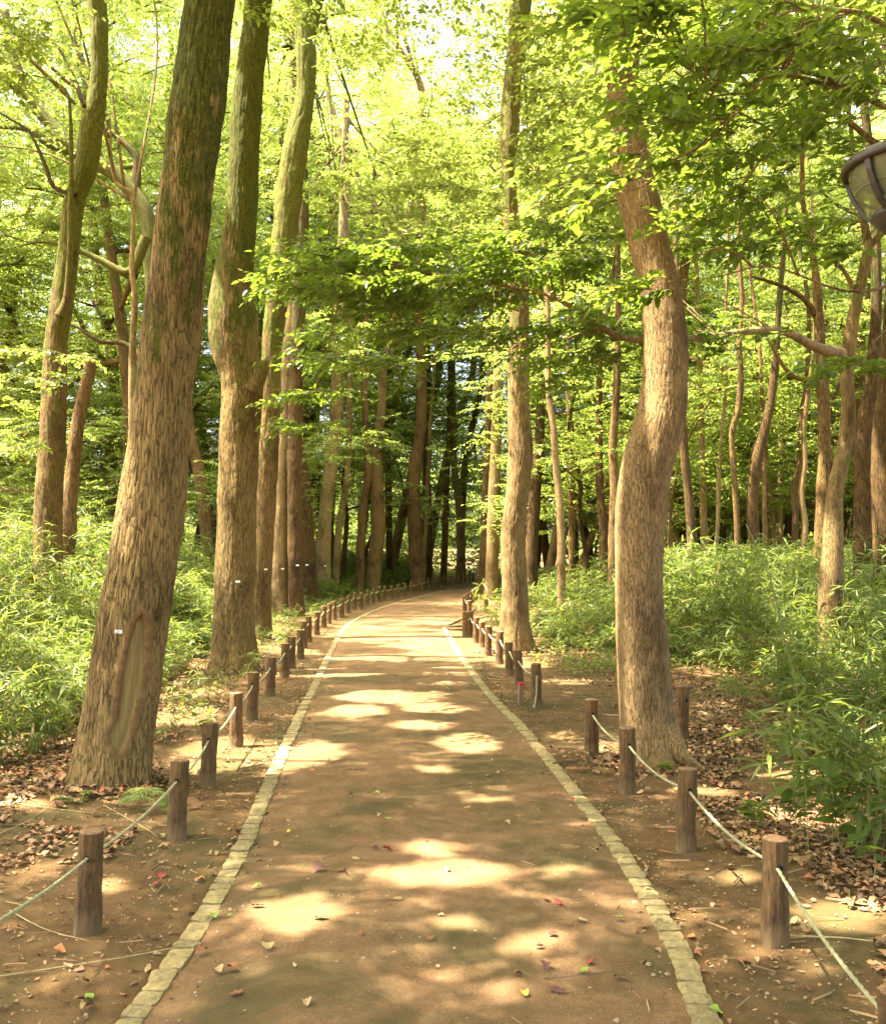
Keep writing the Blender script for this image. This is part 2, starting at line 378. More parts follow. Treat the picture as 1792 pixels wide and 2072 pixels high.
# ------------------------------------------------------------------ ground, path, kerbs
LE = [(272, 2060), (335, 1975), (400, 1880), (450, 1795), (492, 1715), (530, 1625), (560, 1555), (587, 1495), (618, 1425), (634, 1395), (656, 1347), (672, 1314), (690, 1281), (708, 1262), (740, 1244), (771, 1231), (806, 1219), (841, 1210), (880, 1200), (915, 1193), (960, 1188)]
RE = [(1425, 2060), (1382, 1950), (1340, 1868), (1290, 1785), (1243, 1712), (1200, 1655), (1150, 1590), (1100, 1528), (1050, 1468), (1012, 1430), (980, 1395), (943, 1345), (925, 1319), (907, 1285), (899, 1274)]
REc = [(897, 1272), (904, 1268.5), (934, 1266), (985, 1265)]
def gp(l): return np.array([gr(*p) for p in l])
le = gp(LE); re_ = gp(RE)
le = np.vstack([le[0] + (le[0] - le[2]) * 3.0, le]); re_ = np.vstack([re_[0] + (re_[0] - re_[2]) * 3.0, re_])
def nonuni(lo, hi, c, d0, g):
    out = [c]; d = d0
    while out[-1] < hi: out.append(out[-1] + d); d = max(d0, abs(out[-1] - c) * g)
    o2 = [c]; d = d0
    while o2[-1] > lo: o2.append(o2[-1] - d); d = max(d0, abs(o2[-1] - c) * g)
    return np.array(sorted(set(out + o2[1:])))
xs = nonuni(-400, 400, 0, .07, .02); ys = nonuni(-120, 600, 5, .07, .018)
X, Yg = np.meshgrid(xs, ys); Z = ground_z(X, Yg)
i, j = np.meshgrid(np.arange(len(ys) - 1), np.arange(len(xs) - 1), indexing='ij'); nx = len(xs)
Q = np.stack([i * nx + j, i * nx + j + 1, (i + 1) * nx + j + 1, (i + 1) * nx + j], -1).reshape(-1, 4)
# the soil is kept a little below the path sheet
lx = lambda y: np.interp(y, le[:, 1], le[:, 0]); rx = lambda y: np.interp(y, re_[:, 1], re_[:, 0], right=.9)
inside = (X > lx(Yg) - .02) & (X < rx(Yg) + .02) & (Yg < 45) & (Yg > le[0, 1])
Z = np.where(inside, -.03, Z)
tag(link('ground', mesh('ground', np.stack([X, Yg, Z], -1).reshape(-1, 3), Q, M['soil'])), kind='structure')
# path sheet
yy = np.concatenate([np.arange(le[0, 1], 16, .06), np.arange(16, 45, .3)])
tt = np.linspace(0, 1, 34)
L_ = lx(yy); R_ = rx(yy)
R_ = np.where(yy > 20.2, np.interp(yy, [20.2, 22, 25, 28, 32, 38, 45], [.0, .35, .75, 1.0, 1.25, 1.6, 2.6]), R_)
L_ = np.where(yy > 38, L_ + (yy - 38) * .02, L_)
PX = L_[:, None] + (R_ - L_)[:, None] * tt; PY = np.repeat(yy[:, None], len(tt), 1)
pz = .004 + .012 * (4 * tt * (1 - tt))[None] + ((fbm(np.stack([PX.ravel(), PY.ravel(), 0 * PX.ravel()], -1) * 2.2, 4) - .5) * .018 + (fbm(np.stack([PX.ravel(), PY.ravel(), 0 * PX.ravel()], -1) * 12, 6) - .5) * .006).reshape(PX.shape) * np.clip(4 * tt * (1 - tt) * 4, 0, 1)
i, j = np.meshgrid(np.arange(len(yy) - 1), np.arange(len(tt) - 1), indexing='ij'); n_ = len(tt)
Q = np.stack([i * n_ + j, i * n_ + j + 1, (i + 1) * n_ + j + 1, (i + 1) * n_ + j], -1).reshape(-1, 4)
tag(link('path', mesh('path', np.stack([PX, PY, pz], -1).reshape(-1, 3), Q, M['path'])), kind='structure')
def setts(name, line, seed, w=.096):
    """one row of small rough stone blocks, bedded in the soil along the path"""
    rng = np.random.default_rng(seed); P = smooth_path(np.column_stack([line, np.zeros(len(line))]), .02)[:, :3]
    s = np.concatenate([[0], np.cumsum(np.linalg.norm(np.diff(P, axis=0), axis=1))])
    A = Acc(); c = 0.0
    while c < s[-1] - .2:
        L = rng.uniform(.082, .112); g = .007
        p = np.array([np.interp(c + L / 2, s, P[:, k]) for k in range(3)]); q = np.array([np.interp(c + L / 2 + .05, s, P[:, k]) for k in range(3)])
        t = (q - p) / np.linalg.norm(q - p); nrm = np.array([t[1], -t[0], 0])
        hw = w / 2 * rng.uniform(.92, 1.07); hl = (L - g) / 2; so_ = rng.normal(0, .003); rt = rng.normal(0, .035)
        t2 = t * math.cos(rt) + nrm * math.sin(rt); n2 = nrm * math.cos(rt) - t * math.sin(rt)
        m = 5; u = np.linspace(-1, 1, m); uu, vv = np.meshgrid(u, u)
        # superellipse-rounded block with a rough top
        edge = np.maximum(np.abs(uu), np.abs(vv))
        top = .020 + rng.normal(0, .0025) + rng.normal(0, .0016, uu.shape) - .006 * (edge > .9) + uu * rng.normal(0, .0015) + vv * rng.normal(0, .0015)
        jx = 1 - .07 * (np.abs(vv) > .9) * (np.abs(uu) > .9)
        Vt = p + (t2 * (vv * hl * jx)[..., None] + n2 * (uu * hw * jx + so_)[..., None]) + rng.normal(0, .0012, uu.shape + (3,)) * [1, 1, 0]
        Vt[..., 2] = top; Vt = Vt.reshape(-1, 3)
        ring = [k for k in range(m)] + [m * k + m - 1 for k in range(1, m)] + [m * (m - 1) + k for k in range(m - 2, -1, -1)] + [m * k for k in range(m - 2, 0, -1)]
        Vb = Vt[ring].copy(); Vb[:, 2] = -.05
        i, j = np.meshgrid(np.arange(m - 1), np.arange(m - 1), indexing='ij')
        Qt = np.stack([i * m + j, i * m + j + 1, (i + 1) * m + j + 1, (i + 1) * m + j], -1).reshape(-1, 4)
        k = np.arange(len(ring)); ra = np.array(ring); Qs = np.stack([ra[k], len(Vt) + k, len(Vt) + (k + 1) % len(ring), ra[(k + 1) % len(ring)]], -1)
        A.add(np.vstack([Vt, Vb]), np.vstack([Qt, Qs]), int(rng.random() < .4)); c += L
    o = link(name, A.mesh(name, [M['stone'], M['stone2']], False)); tag(o, kind='structure'); return o
setts('kerb', le[:-1], 1)
setts('kerb', np.vstack([re_, gp(REc)]), 2)

# ------------------------------------------------------------------ trunks
def barkdisp(amp, fr, seed, flare=.3, fh=.28, lobes=5, vs=.13):
    def d(P, Nn, th, s, r):
        cyl = np.stack([np.cos(th) * r, np.sin(th) * r, s * vs], -1)
        wp = (fbm(cyl * fr * .3, seed + 5, 2) - .5)[:, None] * np.array([.10, .10, 0]) * 20 / fr
        a = 1 - np.abs(2 * vn((cyl + wp) * fr, seed) - 1); b = 1 - np.abs(2 * vn((cyl + wp) * fr * 2.1, seed + 3) - 1)
        c = fbm(np.stack([np.cos(th) * r, np.sin(th) * r, s], -1) * 3.0, seed + 9, 2) - .5
        k = -amp * (np.clip((a - .55) / .45, 0, 1) ** 1.3 + .5 * np.clip((b - .6) / .4, 0, 1)) + c * r * .16
        k += r * flare * np.exp(-s / fh) * (1 + .45 * np.cos(lobes * th + seed)) 
        return k
    return d
def px_path(pts, Y, extra=None, base=True):
    """pts: (x, y, width_px[, depth]) -> world rows x,y,z,r"""
    out = []
    for k, p in enumerate(pts):
        d = p[3] if len(p) > 3 else Y
        c = at(p[0], p[1], d) if not (k == 0 and base) else at(p[0], p[1], d)
        out.append([*c, p[2] / 2 / F * d])
    out = np.array(out)
    if base: # foot down to the soil
        f = out[0].copy(); g = float(ground_z(f[0], f[1])); f[2] = g - .06
        if out[0, 2] > g + .25: out = np.vstack([f, out])
        else: out[0] = f
    if extra is not None: out = np.vstack([out, extra])
    return out
def build_trunk(root, path, mat, n, step, disp, name='trunk', step_above=None):
    loc = np.array(root.location)
    P = smooth_path(path, step)
    V, Q, T, Nn = tube(P, n, disp)
    o = link(name, mesh(name, V - loc, [Q, T] if len(T) else Q, mat), root)
    return o, P
FIXED = []     # fixed trees: root, top path (for crowns)
def tree(name, label, pts, Y, mat, n=24, step=.08, amp=.006, fr=28, seed=1, top=13.0, lean=(0, 0), flare=.3, fh=.25, crown=True, group=None, rtop=None, leaf=None):
    P = px_path(pts, Y)
    loc = (P[0, 0], P[0, 1], float(ground_z(P[0, 0], P[0, 1])))
    root = thing(name, loc, label, 'tree', group)
    e = P[-1].copy(); d = (P[-1, :3] - P[-2, :3]); d /= np.linalg.norm(d)
    ex = []
    if top > e[2] + .5:
        k = max(2, int((top - e[2]) / 1.6)); rr = e[3]; p = e[:3].copy(); rg = np.random.default_rng(seed)
        for q in range(k):
            dd = d * .75 + np.array([lean[0], lean[1], 1]) * .35 + rg.normal(0, .07, 3); dd /= np.linalg.norm(dd)
            p = p + dd * (top - e[2]) / k; rr *= .86; ex.append([*p, rr]); d = dd
    if ex: P = np.vstack([P, ex])
    o, PP = build_trunk(root, P, mat, n, step, barkdisp(amp, fr, seed, flare, fh))
    if crown: FIXED.append((root, PP, leaf or 'leaf_over'))
    return root, PP, o

def limb(root, pts, Y, mat, name='branch', n=10, step=.08, seed=1, amp=.002):
    P = px_path(pts, Y, base=False); P = smooth_path(P, step)
    V, Q, T, _ = tube(P, n, barkdisp(amp, 30, seed, 0, 1))
    return link(name, mesh(name, V - np.array(root.location), [Q, T], mat), root), P

d1 = dist(1592)
# --- the big scarred tree, near left
P = px_path([(222, 1600, 150), (243, 1450, 138), (264, 1300, 142), (288, 1150, 136), (311, 1000, 131), (327, 850, 122), (341, 700, 113), (358, 550, 110), (375, 400, 110), (402, 200, 112), (425, 0, 100), (445, -160, 96)], d1)
locA = (P[0, 0], P[0, 1], 0.0)
scar_tree = thing('broadleaf_tree', locA, 'big leaning tree at the left with a long pale healed wound near its foot', 'tree')
e = P[-1]; P = np.vstack([P, [[e[0] + .25, e[1] + .1, e[2] + 1.6, e[3] * .85], [e[0] + .3, e[1] + .5, e[2] + 3.4, e[3] * .7], [e[0] + .0, e[1] + .9, e[2] + 5.5, e[3] * .5]]])
PA = smooth_path(P, .011); 
PA = np.vstack([PA[PA[:, 2] < 6.0], PA[PA[:, 2] >= 6.0][::8]])
WP = np.array([(288, 1243), (296, 1265), (295, 1302), (290, 1360), (283, 1399), (269, 1458), (259, 1497), (249, 1517), (238, 1523), (226, 1507), (222, 1487), (228, 1470), (240, 1448), (241, 1429), (245, 1390), (253, 1341), (265, 1292), (275, 1259)], float)
def sdf(x, y, poly):
    d = np.full(len(x), 1e9); ins = np.zeros(len(x), bool)
    for k in range(len(poly)):
        a = poly[k]; b = poly[(k + 1) % len(poly)]; e_ = b - a
        t = np.clip(((x - a[0]) * e_[0] + (y - a[1]) * e_[1]) / (e_ @ e_), 0, 1)
        d = np.minimum(d, np.hypot(x - a[0] - t * e_[0], y - a[1] - t * e_[1]))
        c = ((a[1] > y) != (b[1] > y)) & (x < (b[0] - a[0]) * (y - a[1]) / (b[1] - a[1] + 1e-9) + a[0]); ins ^= c
    return np.where(ins, -d, d)
bd = barkdisp(.0065, 36, 11, .16, .35, 5, .11)
def dispA(P_, Nn, th, s, r):
    k = bd(P_, Nn, th, s, r)
    x, y = proj(P_); D = np.full(len(x), 99.0); sel = (Nn[:, 1] < .1) & (x > 190) & (x < 340) & (y > 1200) & (y < 1580)
    D[sel] = sdf(x[sel], y[sel], WP)
    smooth_k = (fbm(P_ * np.array([6, 6, 25]), 3, 2) - .5) * .012
    near = np.clip((26 - D) / 18, 0, 1); k = k * (1 - near) + smooth_k * near
    lip = np.exp(-((D - 9) / 7) ** 2) * .008
    ins = np.clip((2 - D) / 6, 0, 1); ins = ins * ins * (3 - 2 * ins)
    return k + lip * (D > -6) - ins * (.042 - np.clip(-D, 0, 20) * .0006) - ins * near * smooth_k * .9
V, Q, T, Nn = tube(PA, 300, dispA)
x, y = proj(V[:-1]); selv = (Nn[:, 1] < .1) & (x > 190) & (x < 340) & (y > 1200) & (y < 1580); D = np.full(len(V), 99.0)
D[:-1][selv] = sdf(x[selv], y[selv], WP)
fd = D[Q].mean(1); wq = fd < -1.0
tm_ = mesh('trunk', V - np.array(locA), [Q[~wq], T], M['bark_scar']); la = tm_.attributes.new('lip', 'FLOAT', 'POINT')
la.data.foreach_set('value', np.clip((17 + 6 * (vn(V * 9, 3) - .5) - D) / 9, 0, 1).astype(np.float32)); link('trunk', tm_, scar_tree)
used = np.unique(Q[wq]); rm = np.full(len(V), -1); rm[used] = np.arange(len(used))
tag(link('healed_wound', mesh('healed_wound', V[used] - np.array(locA), rm[Q[wq]], M['wound']), scar_tree), 'smooth pale olive wood inside the long healed wound')
FIXED.append((scar_tree, PA[::20], 'leaf_over'))

treeB, PB, _ = tree('broadleaf_tree', 'thick mossy tree with a knob on its side, standing behind the scarred tree',
    [(470, 1360, 88), (474, 1200, 82), (480, 1050, 80), (484, 900, 80), (490, 780, 86), (474, 700, 96), (470, 640, 100), (470, 580, 82), (479, 510, 72), (490, 400, 64), (494, 300, 63), (503, 170, 60), (517, 60, 55), (523, 0, 55)], dist(1362), M['bark_left'], 190, .02, .006, 34, 21, 14, (.05, 0), .22, .4)
limb(treeB, [(505, 790, 50), (525, 755, 34), (538, 735, 20), (541, 728, 10)], dist(1362) - .12, M['bark_left'], 'knob', 20, .02, 3, .006)
treeC, PC, _ = tree('broadleaf_tree', 'tall tree with sunlit yellow moss on its upper trunk, curving up behind the knobbed tree',
    [(531, 1290, 36), (532, 1180, 36), (540, 1000, 40), (545, 880, 42), (551, 700, 42), (562, 600, 48), (574, 500, 52), (584, 400, 54), (598, 300, 52), (617, 200, 40), (619, 100, 42), (612, 0, 44)], dist(1292), M['bark_moss'], 90, .03, .010, 20, 31, 15, (-.2, 0), .25, .4)
limb(treeC, [(620, 150, 26), (628, 90, 22), (640, 30, 18), (660, -40, 14)], dist(1292), M['bark_left'], 'branch', 16, .04, 4, .004)
treeD, PD, _ = tree('broadleaf_tree', 'pale smooth-barked trunk squeezed between two darker trunks on the left', [(566, 1248, 36), (566, 1100, 32), (570, 950, 32), (578, 800, 30), (590, 600, 28), (600, 400, 26)], dist(1250), M['bark_pale'], 40, .05, .004, 26, 41, 15)
treeE, PE, _ = tree('broadleaf_tree', 'dark rough trunk right of the pale smooth one, sunlit down its left edge', [(600, 1249, 30), (597, 1100, 30), (596, 950, 31), (598, 800, 30), (606, 600, 28), (612, 450, 27), (610, 300, 24)], dist(1251), M['bark_dark'], 50, .05, .010, 24, 51, 16)
treeF, PF, _ = tree('broadleaf_tree', 'dark trunk leaning left behind the rough sunlit-edged one', [(632, 1226, 30), (624, 1130, 30), (617, 1000, 26), (606, 900, 22), (600, 760, 20)], dist(1227), M['bark_dark'], 30, .06, .006, 24, 61, 14)
treeG, PG, _ = tree('broadleaf_tree', 'pale mossy trunk just behind the left rope fence where the path bends', [(655, 1210, 29), (655, 1100, 29), (661, 1016, 28), (672, 913, 28), (680, 845, 27), (684, 700, 24), (690, 560, 22)], dist(1211), M['bark_pale'], 40, .06, .006, 24, 71, 16)

treeR, PR, _ = tree('broadleaf_tree', 'straight tan tree rising beside the right-hand posts in mid distance, roots spread at its foot',
    [(1043, 1318, 60), (1041, 1240, 55), (1040, 1152, 52), (1037, 1084, 51), (1044, 1020, 48), (1049, 960, 50), (1053, 913, 51), (1050, 845, 46), (1048, 760, 44), (1050, 680, 42), (1047, 564, 41), (1034, 450, 34), (1028, 342, 30), (1032, 273, 37), (1036, 171, 38), (1048, 80, 42), (1054, 0, 44)], dist(1320), M['bark_mid'], 110, .03, .007, 22, 81, 15, (.1, 0), .22, .3)
treeS, PS, _ = tree('broadleaf_tree', 'large curving tan tree near the right posts, its trunk bent like a bow',
    [(1318, 1545, 112), (1309, 1470, 108), (1304, 1392, 104), (1297, 1289, 101), (1291, 1187, 96), (1295, 1050, 100), (1308, 947, 104), (1327, 879, 103), (1341, 811, 97), (1347, 708, 89), (1338, 610, 84), (1317, 513, 81), (1293, 410, 83), (1278, 342, 82), (1266, 273, 75), (1257, 205, 64), (1268, 100, 60), (1288, 0, 58)], dist(1547), M['bark_right'], 200, .014, .004, 42, 91, 13, (.1, 0), .30, .22)
limb(treeS, [(1345, 1480, 60, 7.45), (1380, 1530, 34, 7.35), (1420, 1556, 16, 7.3), (1450, 1570, 8, 7.25)], 7.4, M['bark_right'], 'root', 14, .03, 5, .004)
limb(treeR, [(1060, 1270, 26), (1076, 1305, 16), (1088, 1320, 8)], dist(1320), M['bark_mid'], 'root', 12, .04, 5, .003)

# far left mossy tree and its neighbours
treeL, PL, _ = tree('broadleaf_tree', 'slender mossy tree at the far left, bent to the right at its top',
    [(92, 1330, 62), (98, 1150, 58), (99, 1015, 56), (107, 879, 53), (113, 708, 47), (122, 640, 46), (139, 513, 42), (150, 410, 44), (174, 342, 45), (184, 273, 47), (200, 171, 37), (201, 80, 36), (197, 0, 37)], 14.5, M['bark_moss'], 70, .03, .009, 22, 101, 14, (0, .1), .25, .4)
limb(treeL, [(122, 640, 24, 14.3), (137, 600, 17, 14.3), (142, 513, 13, 14.2), (143, 400, 11, 14.2), (145, 340, 10, 14.2), (143, 240, 8, 14.2), (137, 190, 6, 14.2), (110, 165, 5, 14.2), (68, 152, 3, 14.2)], 14.3, M['bark_moss'], 'branch', 10, .05, 6)
limb(treeL, [(172, 215, 12), (150, 160, 9), (125, 105, 7), (98, 78, 5)], 14.4, M['bark_dark'], 'branch', 8, .06, 7)
limb(treeL, [(155, 395, 10), (110, 378, 9), (90, 330, 8), (60, 268, 6), (20, 240, 5), (-20, 215, 4)], 14.3, M['bark_dark'], 'branch', 8, .06, 8)
snag = px_path([(132, 1330, 34), (138, 1100, 32), (143, 1000, 30), (155, 880, 28), (172, 790, 26), (185, 735, 24), (192, 726, 12)], 16.5)
sn = thing('tree_snag', (snag[0, 0], snag[0, 1], 0), 'reddish dead snag with a broken top leaning beside the far left mossy tree', 'dead tree')
build_trunk(sn, snag, M['bark_red'], 30, .05, barkdisp(.012, 20, 111, .2))
treeM, PM, _ = tree('camphor_tree', 'mossy spreading tree behind the scarred one, its heavy limb reaching up to the left',
    [(318, 1150, 60), (325, 900, 50), (322, 700, 44), (310, 540, 38), (300, 450, 35), (275, 395, 33), (225, 345, 32), (160, 310, 30), (110, 260, 28), (60, 195, 25), (30, 120, 20), (10, 20, 16)], 21, M['bark_mossy_limb'], 30, .1, .008, 18, 121, 3, leaf='leaf_far')
limb(treeM, [(150, 305, 26), (100, 290, 20), (60, 262, 14), (0, 257, 8), (-60, 250, 3)], 21, M['bark_mossy_limb'], 'branch', 10, .1, 9)
limb(treeM, [(275, 385, 22), (275, 320, 15), (240, 280, 11), (205, 250, 9), (190, 200, 7), (160, 140, 5), (150, 60, 3)], 21, M['bark_dark'], 'branch', 10, .1, 10)
limb(treeM, [(296, 480, 24), (262, 550, 19), (200, 525, 14), (162, 508, 10), (90, 490, 6), (30, 500, 3)], 20.5, M['bark_mossy_limb'], 'branch', 10, .1, 11)
limb(treeM, [(320, 770, 20), (260, 700, 13), (200, 690, 9), (150, 660, 5), (100, 664, 2)], 20.5, M['bark_dark'], 'branch', 10, .1, 12)
treeN, PN, _ = tree('broadleaf_tree', 'thin pale stem with a crooked fork between the two left mossy trunks', [(262, 1240, 18), (268, 1000, 17), (268, 760, 15), (270, 684, 14), (273, 598, 13), (267, 547, 11), (270, 461, 10), (267, 393, 9), (236, 369, 8), (225, 314, 7), (222, 230, 5)], 17, M['bark_pale'], 14, .08, .003, 20, 131, 3)
treeO, PO, _ = tree('broadleaf_tree', 'leaning dark tree forked low between the scarred and the knobbed trunk', [(420, 1140, 26), (415, 1050, 24), (402, 950, 24), (385, 880, 22), (380, 800, 18), (400, 700, 14), (410, 560, 12), (408, 400, 10)], 26, M['bark_red'], 20, .1, .006, 18, 141, 13)

# mid distance trunks along the bend and in the right-hand wood: (label, pts, depth, material)
MID = [
 ('slim pale leaning trunk left of the bend, next to the mossy fence-side trunk', [(680, 1152, 14), (686, 1067, 14), (697, 1000, 14), (703, 947, 13), (706, 845, 13), (708, 700, 14), (704, 560, 15), (700, 440, 16), (701, 330, 16), (688, 270, 12), (668, 200, 11), (655, 110, 9)], 33, 'bark_pale'),
 ('brown trunk with a slanting root, second left of the dark bowed trunk at the bend', [(728, 1163, 18), (733, 1050, 17), (742, 980, 16), (744, 947, 15), (739, 845, 13), (736, 700, 12)], 33, 'bark_far'),
 ('dark bowed trunk standing at the left rope fence on the bend', [(753, 1195, 28), (760, 1120, 29), (766, 1060, 29), (764, 1000, 26), (760, 940, 25), (762, 890, 22), (772, 830, 19), (776, 740, 17)], 35, 'bark_right'),
 ('thin dark trunk between the bowed trunk and the forked trunk at the bend', [(788, 1140, 14), (786, 1000, 14), (784, 900, 12), (780, 760, 11)], 42, 'bark_dark'),
 ('stout trunk with a stub branch on its left at the middle of the bend', [(845, 1195, 28), (841, 1130, 28), (838, 1050, 30), (835, 990, 29), (841, 930, 27), (848, 890, 24), (853, 830, 22), (852, 752, 21), (850, 640, 20), (850, 500, 19), (856, 330, 17), (854, 230, 16), (848, 165, 14), (805, 95, 12), (768, 40, 10), (720, -10, 8)], 36.5, 'bark_red'),
 ('very thin pale stem right behind the stout stub-branched trunk', [(857, 1165, 8), (863, 1020, 9), (868, 900, 8), (876, 780, 7)], 40, 'bark_pale'),
 ('dark crooked trunk behind the stout stub-branched trunk', [(868, 1140, 14), (866, 1020, 15), (862, 930, 14), (868, 830, 12), (866, 720, 10)], 43, 'bark_dark'),
 ('slim brown trunk left of the last straight trunk at the end of the path', [(897, 1166, 13), (901, 1060, 14), (904, 965, 12), (908, 880, 12), (910, 760, 10)], 45, 'bark_far'),
 ('straight trunk at the very end of the visible path, bright patch on its upper half', [(933, 1172, 19), (932, 1100, 18), (930, 1030, 17), (919, 947, 14), (917, 880, 14), (916, 810, 13), (915, 700, 12)], 46, 'bark_right'),
 ('dark trunk leaning right of the path bend, leftmost of the twin trunks', [(974, 1202, 24), (979, 1120, 19), (980, 1050, 15), (984, 947, 15), (988, 830, 15), (990, 700, 13)], 34, 'bark_far'),
 ('tan straight trunk of the twin trunks right of the path bend', [(992, 1213, 27), (996, 1120, 26), (998, 1040, 26), (1001, 960, 24), (1005, 860, 22), (1007, 776, 20), (1008, 640, 18)], 30.5, 'bark_mid'),
 ('dark leaning trunk behind the straight tan tree', [(1075, 1120, 26), (1082, 1000, 24), (1087, 930, 22), (1092, 860, 20), (1096, 780, 18), (1100, 650, 15)], 28, 'bark_dark'),
 ('pale curved trunk right of the straight tan tree', [(1135, 1110, 17), (1132, 1020, 17), (1125, 947, 15), (1118, 860, 14), (1109, 776, 13), (1107, 600, 11)], 24, 'bark_pale'),
 ('slim dark trunk second right of the straight tan tree', [(1157, 1080, 16), (1155, 980, 15), (1154, 879, 14), (1150, 780, 12), (1152, 620, 10)], 30, 'bark_far'),
 ('dark trunk just left of the bow-shaped tree, above the bamboo grass', [(1221, 1085, 18), (1214, 1000, 17), (1211, 913, 16), (1212, 845, 14), (1214, 720, 12)], 26, 'bark_dark'),
 ('brown trunk half hidden behind the left edge of the bow-shaped tree', [(1240, 1100, 22), (1243, 1000, 20), (1240, 900, 18), (1246, 800, 16), (1250, 650, 13)], 24, 'bark_far'),
 ('dark leaning trunk just right of the bow-shaped tree', [(1398, 1085, 19), (1393, 1010, 18), (1386, 940, 19), (1380, 860, 17), (1377, 780, 15), (1372, 620, 12)], 22, 'bark_dark'),
 ('slim grey trunk with a bright foot, second right of the bow-shaped tree', [(1424, 1118, 16), (1422, 1016, 14), (1419, 913, 13), (1417, 800, 12), (1412, 640, 10)], 26, 'bark_mid'),
 ('thin leaning stem in the middle of the right-hand wood', [(1446, 1140, 9), (1451, 1060, 9), (1453, 990, 8), (1458, 900, 7)], 24, 'bark_pale'),
 ('crooked thin tree with an S bend in the right-hand wood', [(1492, 1160, 13), (1490, 1050, 13), (1484, 960, 12), (1480, 880, 12), (1494, 820, 13), (1498, 760, 12), (1495, 700, 11), (1500, 600, 9)], 22, 'bark_far'),
 ('black leaning trunk in the middle of the right-hand wood', [(1527, 1135, 28), (1522, 1060, 24), (1522, 1000, 23), (1530, 930, 24), (1545, 870, 20), (1558, 811, 18), (1568, 730, 15), (1575, 620, 12)], 22, 'bark_dark'),
 ('reddish thin trunk right of the black leaning one', [(1548, 1150, 10), (1546, 1060, 10), (1545, 960, 9), (1542, 880, 8)], 23, 'bark_red'),
 ('forked brown trunk behind the reddish thin one', [(1562, 1130, 14), (1560, 1040, 15), (1553, 980, 13), (1546, 900, 10)], 27, 'bark_red'),
 ('slender grey trunk in the right-hand wood, left of the dark curved pair', [(1578, 1120, 12), (1577, 1020, 12), (1579, 930, 11), (1580, 820, 10)], 30, 'bark_pale'),
 ('dark curved trunk of the pair left of the tall brown trunk', [(1606, 1110, 13), (1608, 1040, 14), (1606, 985, 14), (1618, 930, 13), (1620, 850, 12), (1632, 760, 10)], 24, 'bark_dark'),
 ('lighter curved trunk of the pair left of the tall brown trunk', [(1624, 1130, 13), (1628, 1060, 13), (1620, 1000, 12), (1627, 940, 11), (1626, 860, 10)], 22, 'bark_mid'),
 ('bare curved stem close behind the forked thin tree, far in the right-hand wood', [(1350, 1110, 11), (1358, 1000, 10), (1352, 900, 9), (1356, 800, 8)], 33, 'bark_far'),
]
for k, (lab, pts, Y, mt) in enumerate(MID):
    tree('broadleaf_tree', lab, pts, Y, M[mt], 18, .12, .004, 20, 200 + k, 14 + (k % 4), ((k % 3 - 1) * .15, 0), .15, .5, leaf='leaf_far' if k < 9 else 'leaf_deep')
# nearer right-hand trunks with forks
tR1, P_, _ = tree('broadleaf_tree', 'tall upright brown trunk in the right-hand wood with arching side limbs on its left', [(1662, 1120, 32), (1662, 1050, 27), (1664, 980, 26), (1667, 913, 25), (1664, 776, 24), (1658, 700, 22), (1655, 640, 21), (1650, 560, 17), (1640, 500, 14), (1628, 440, 12), (1622, 370, 10)], 17, M['bark_far'], 34, .06, .005, 22, 301, 13, leaf='leaf_deep')
limb(tR1, [(1655, 650, 15), (1630, 610, 12), (1595, 585, 10), (1550, 568, 7), (1520, 560, 5)], 17, M['bark_dark'], 'branch', 10, .08, 13)
limb(tR1, [(1662, 800, 14), (1645, 770, 11), (1600, 760, 9), (1560, 700, 7), (1540, 650, 5)], 17, M['bark_far'], 'branch', 10, .08, 14)
tR2, P_, _ = tree('broadleaf_tree', 'pale grey-tan tree at the right, swelling at its foot in the bamboo grass, forked above', [(1680, 1190, 50), (1684, 1111, 42), (1686, 1016, 35), (1700, 940, 32), (1712, 880, 29), (1715, 811, 28), (1712, 759, 27), (1718, 690, 27), (1730, 620, 24), (1748, 540, 22), (1755, 500, 20), (1745, 440, 15), (1738, 380, 12), (1725, 300, 9)], 12.5, M['bark_mid'], 50, .05, .004, 24, 311, 13, leaf='leaf_deep')
limb(tR2, [(1755, 505, 14), (1775, 480, 13), (1800, 460, 12), (1830, 430, 10)], 12.5, M['bark_mid'], 'branch', 10, .06, 15)
limb(tR2, [(1727, 585, 11), (1700, 540, 9), (1665, 515, 8), (1630, 490, 6), (1595, 455, 5), (1590, 400, 4)], 12.5, M['bark_mid'], 'branch', 10, .06, 16)
_, PXB = limb(tR2, [(1700, 716, 26, 12.3), (1660, 706, 22, 11.6), (1625, 690, 18, 11), (1590, 672, 17, 10.5), (1550, 668, 16, 10), (1500, 672, 15, 9.6), (1440, 682, 15, 9.2), (1390, 685, 14, 8.9), (1340, 688, 14, 8.6), (1290, 688, 14, 8.5), (1245, 678, 13, 8.4), (1195, 648, 11, 8.4), (1140, 612, 9, 8.5), (1080, 588, 7, 8.6), (1010, 578, 5, 8.8), (920, 560, 4, 9.0), (820, 545, 3, 9.2), (700, 530, 2, 9.5)], 10, M['bark_pale'], 'branch', 12, .04, 17, .001)
tR3, P_, _ = tree('broadleaf_tree', 'dark thick trunk near the right edge of the wood', [(1746, 1130, 44), (1748, 1016, 40), (1746, 940, 38), (1744, 880, 36), (1755, 820, 30), (1765, 740, 26), (1772, 600, 22)], 16, M['bark_dark'], 34, .06, .008, 20, 321, 13, leaf='leaf_deep')
tR4, P_, _ = tree('broadleaf_tree', 'reddish-black trunk cut by the right edge of the picture', [(1788, 1130, 44), (1783, 1000, 40), (1782, 900, 38), (1790, 800, 34), (1800, 650, 28)], 15, M['bark_dark'], 34, .06, .008, 20, 331, 13, leaf='leaf_deep')
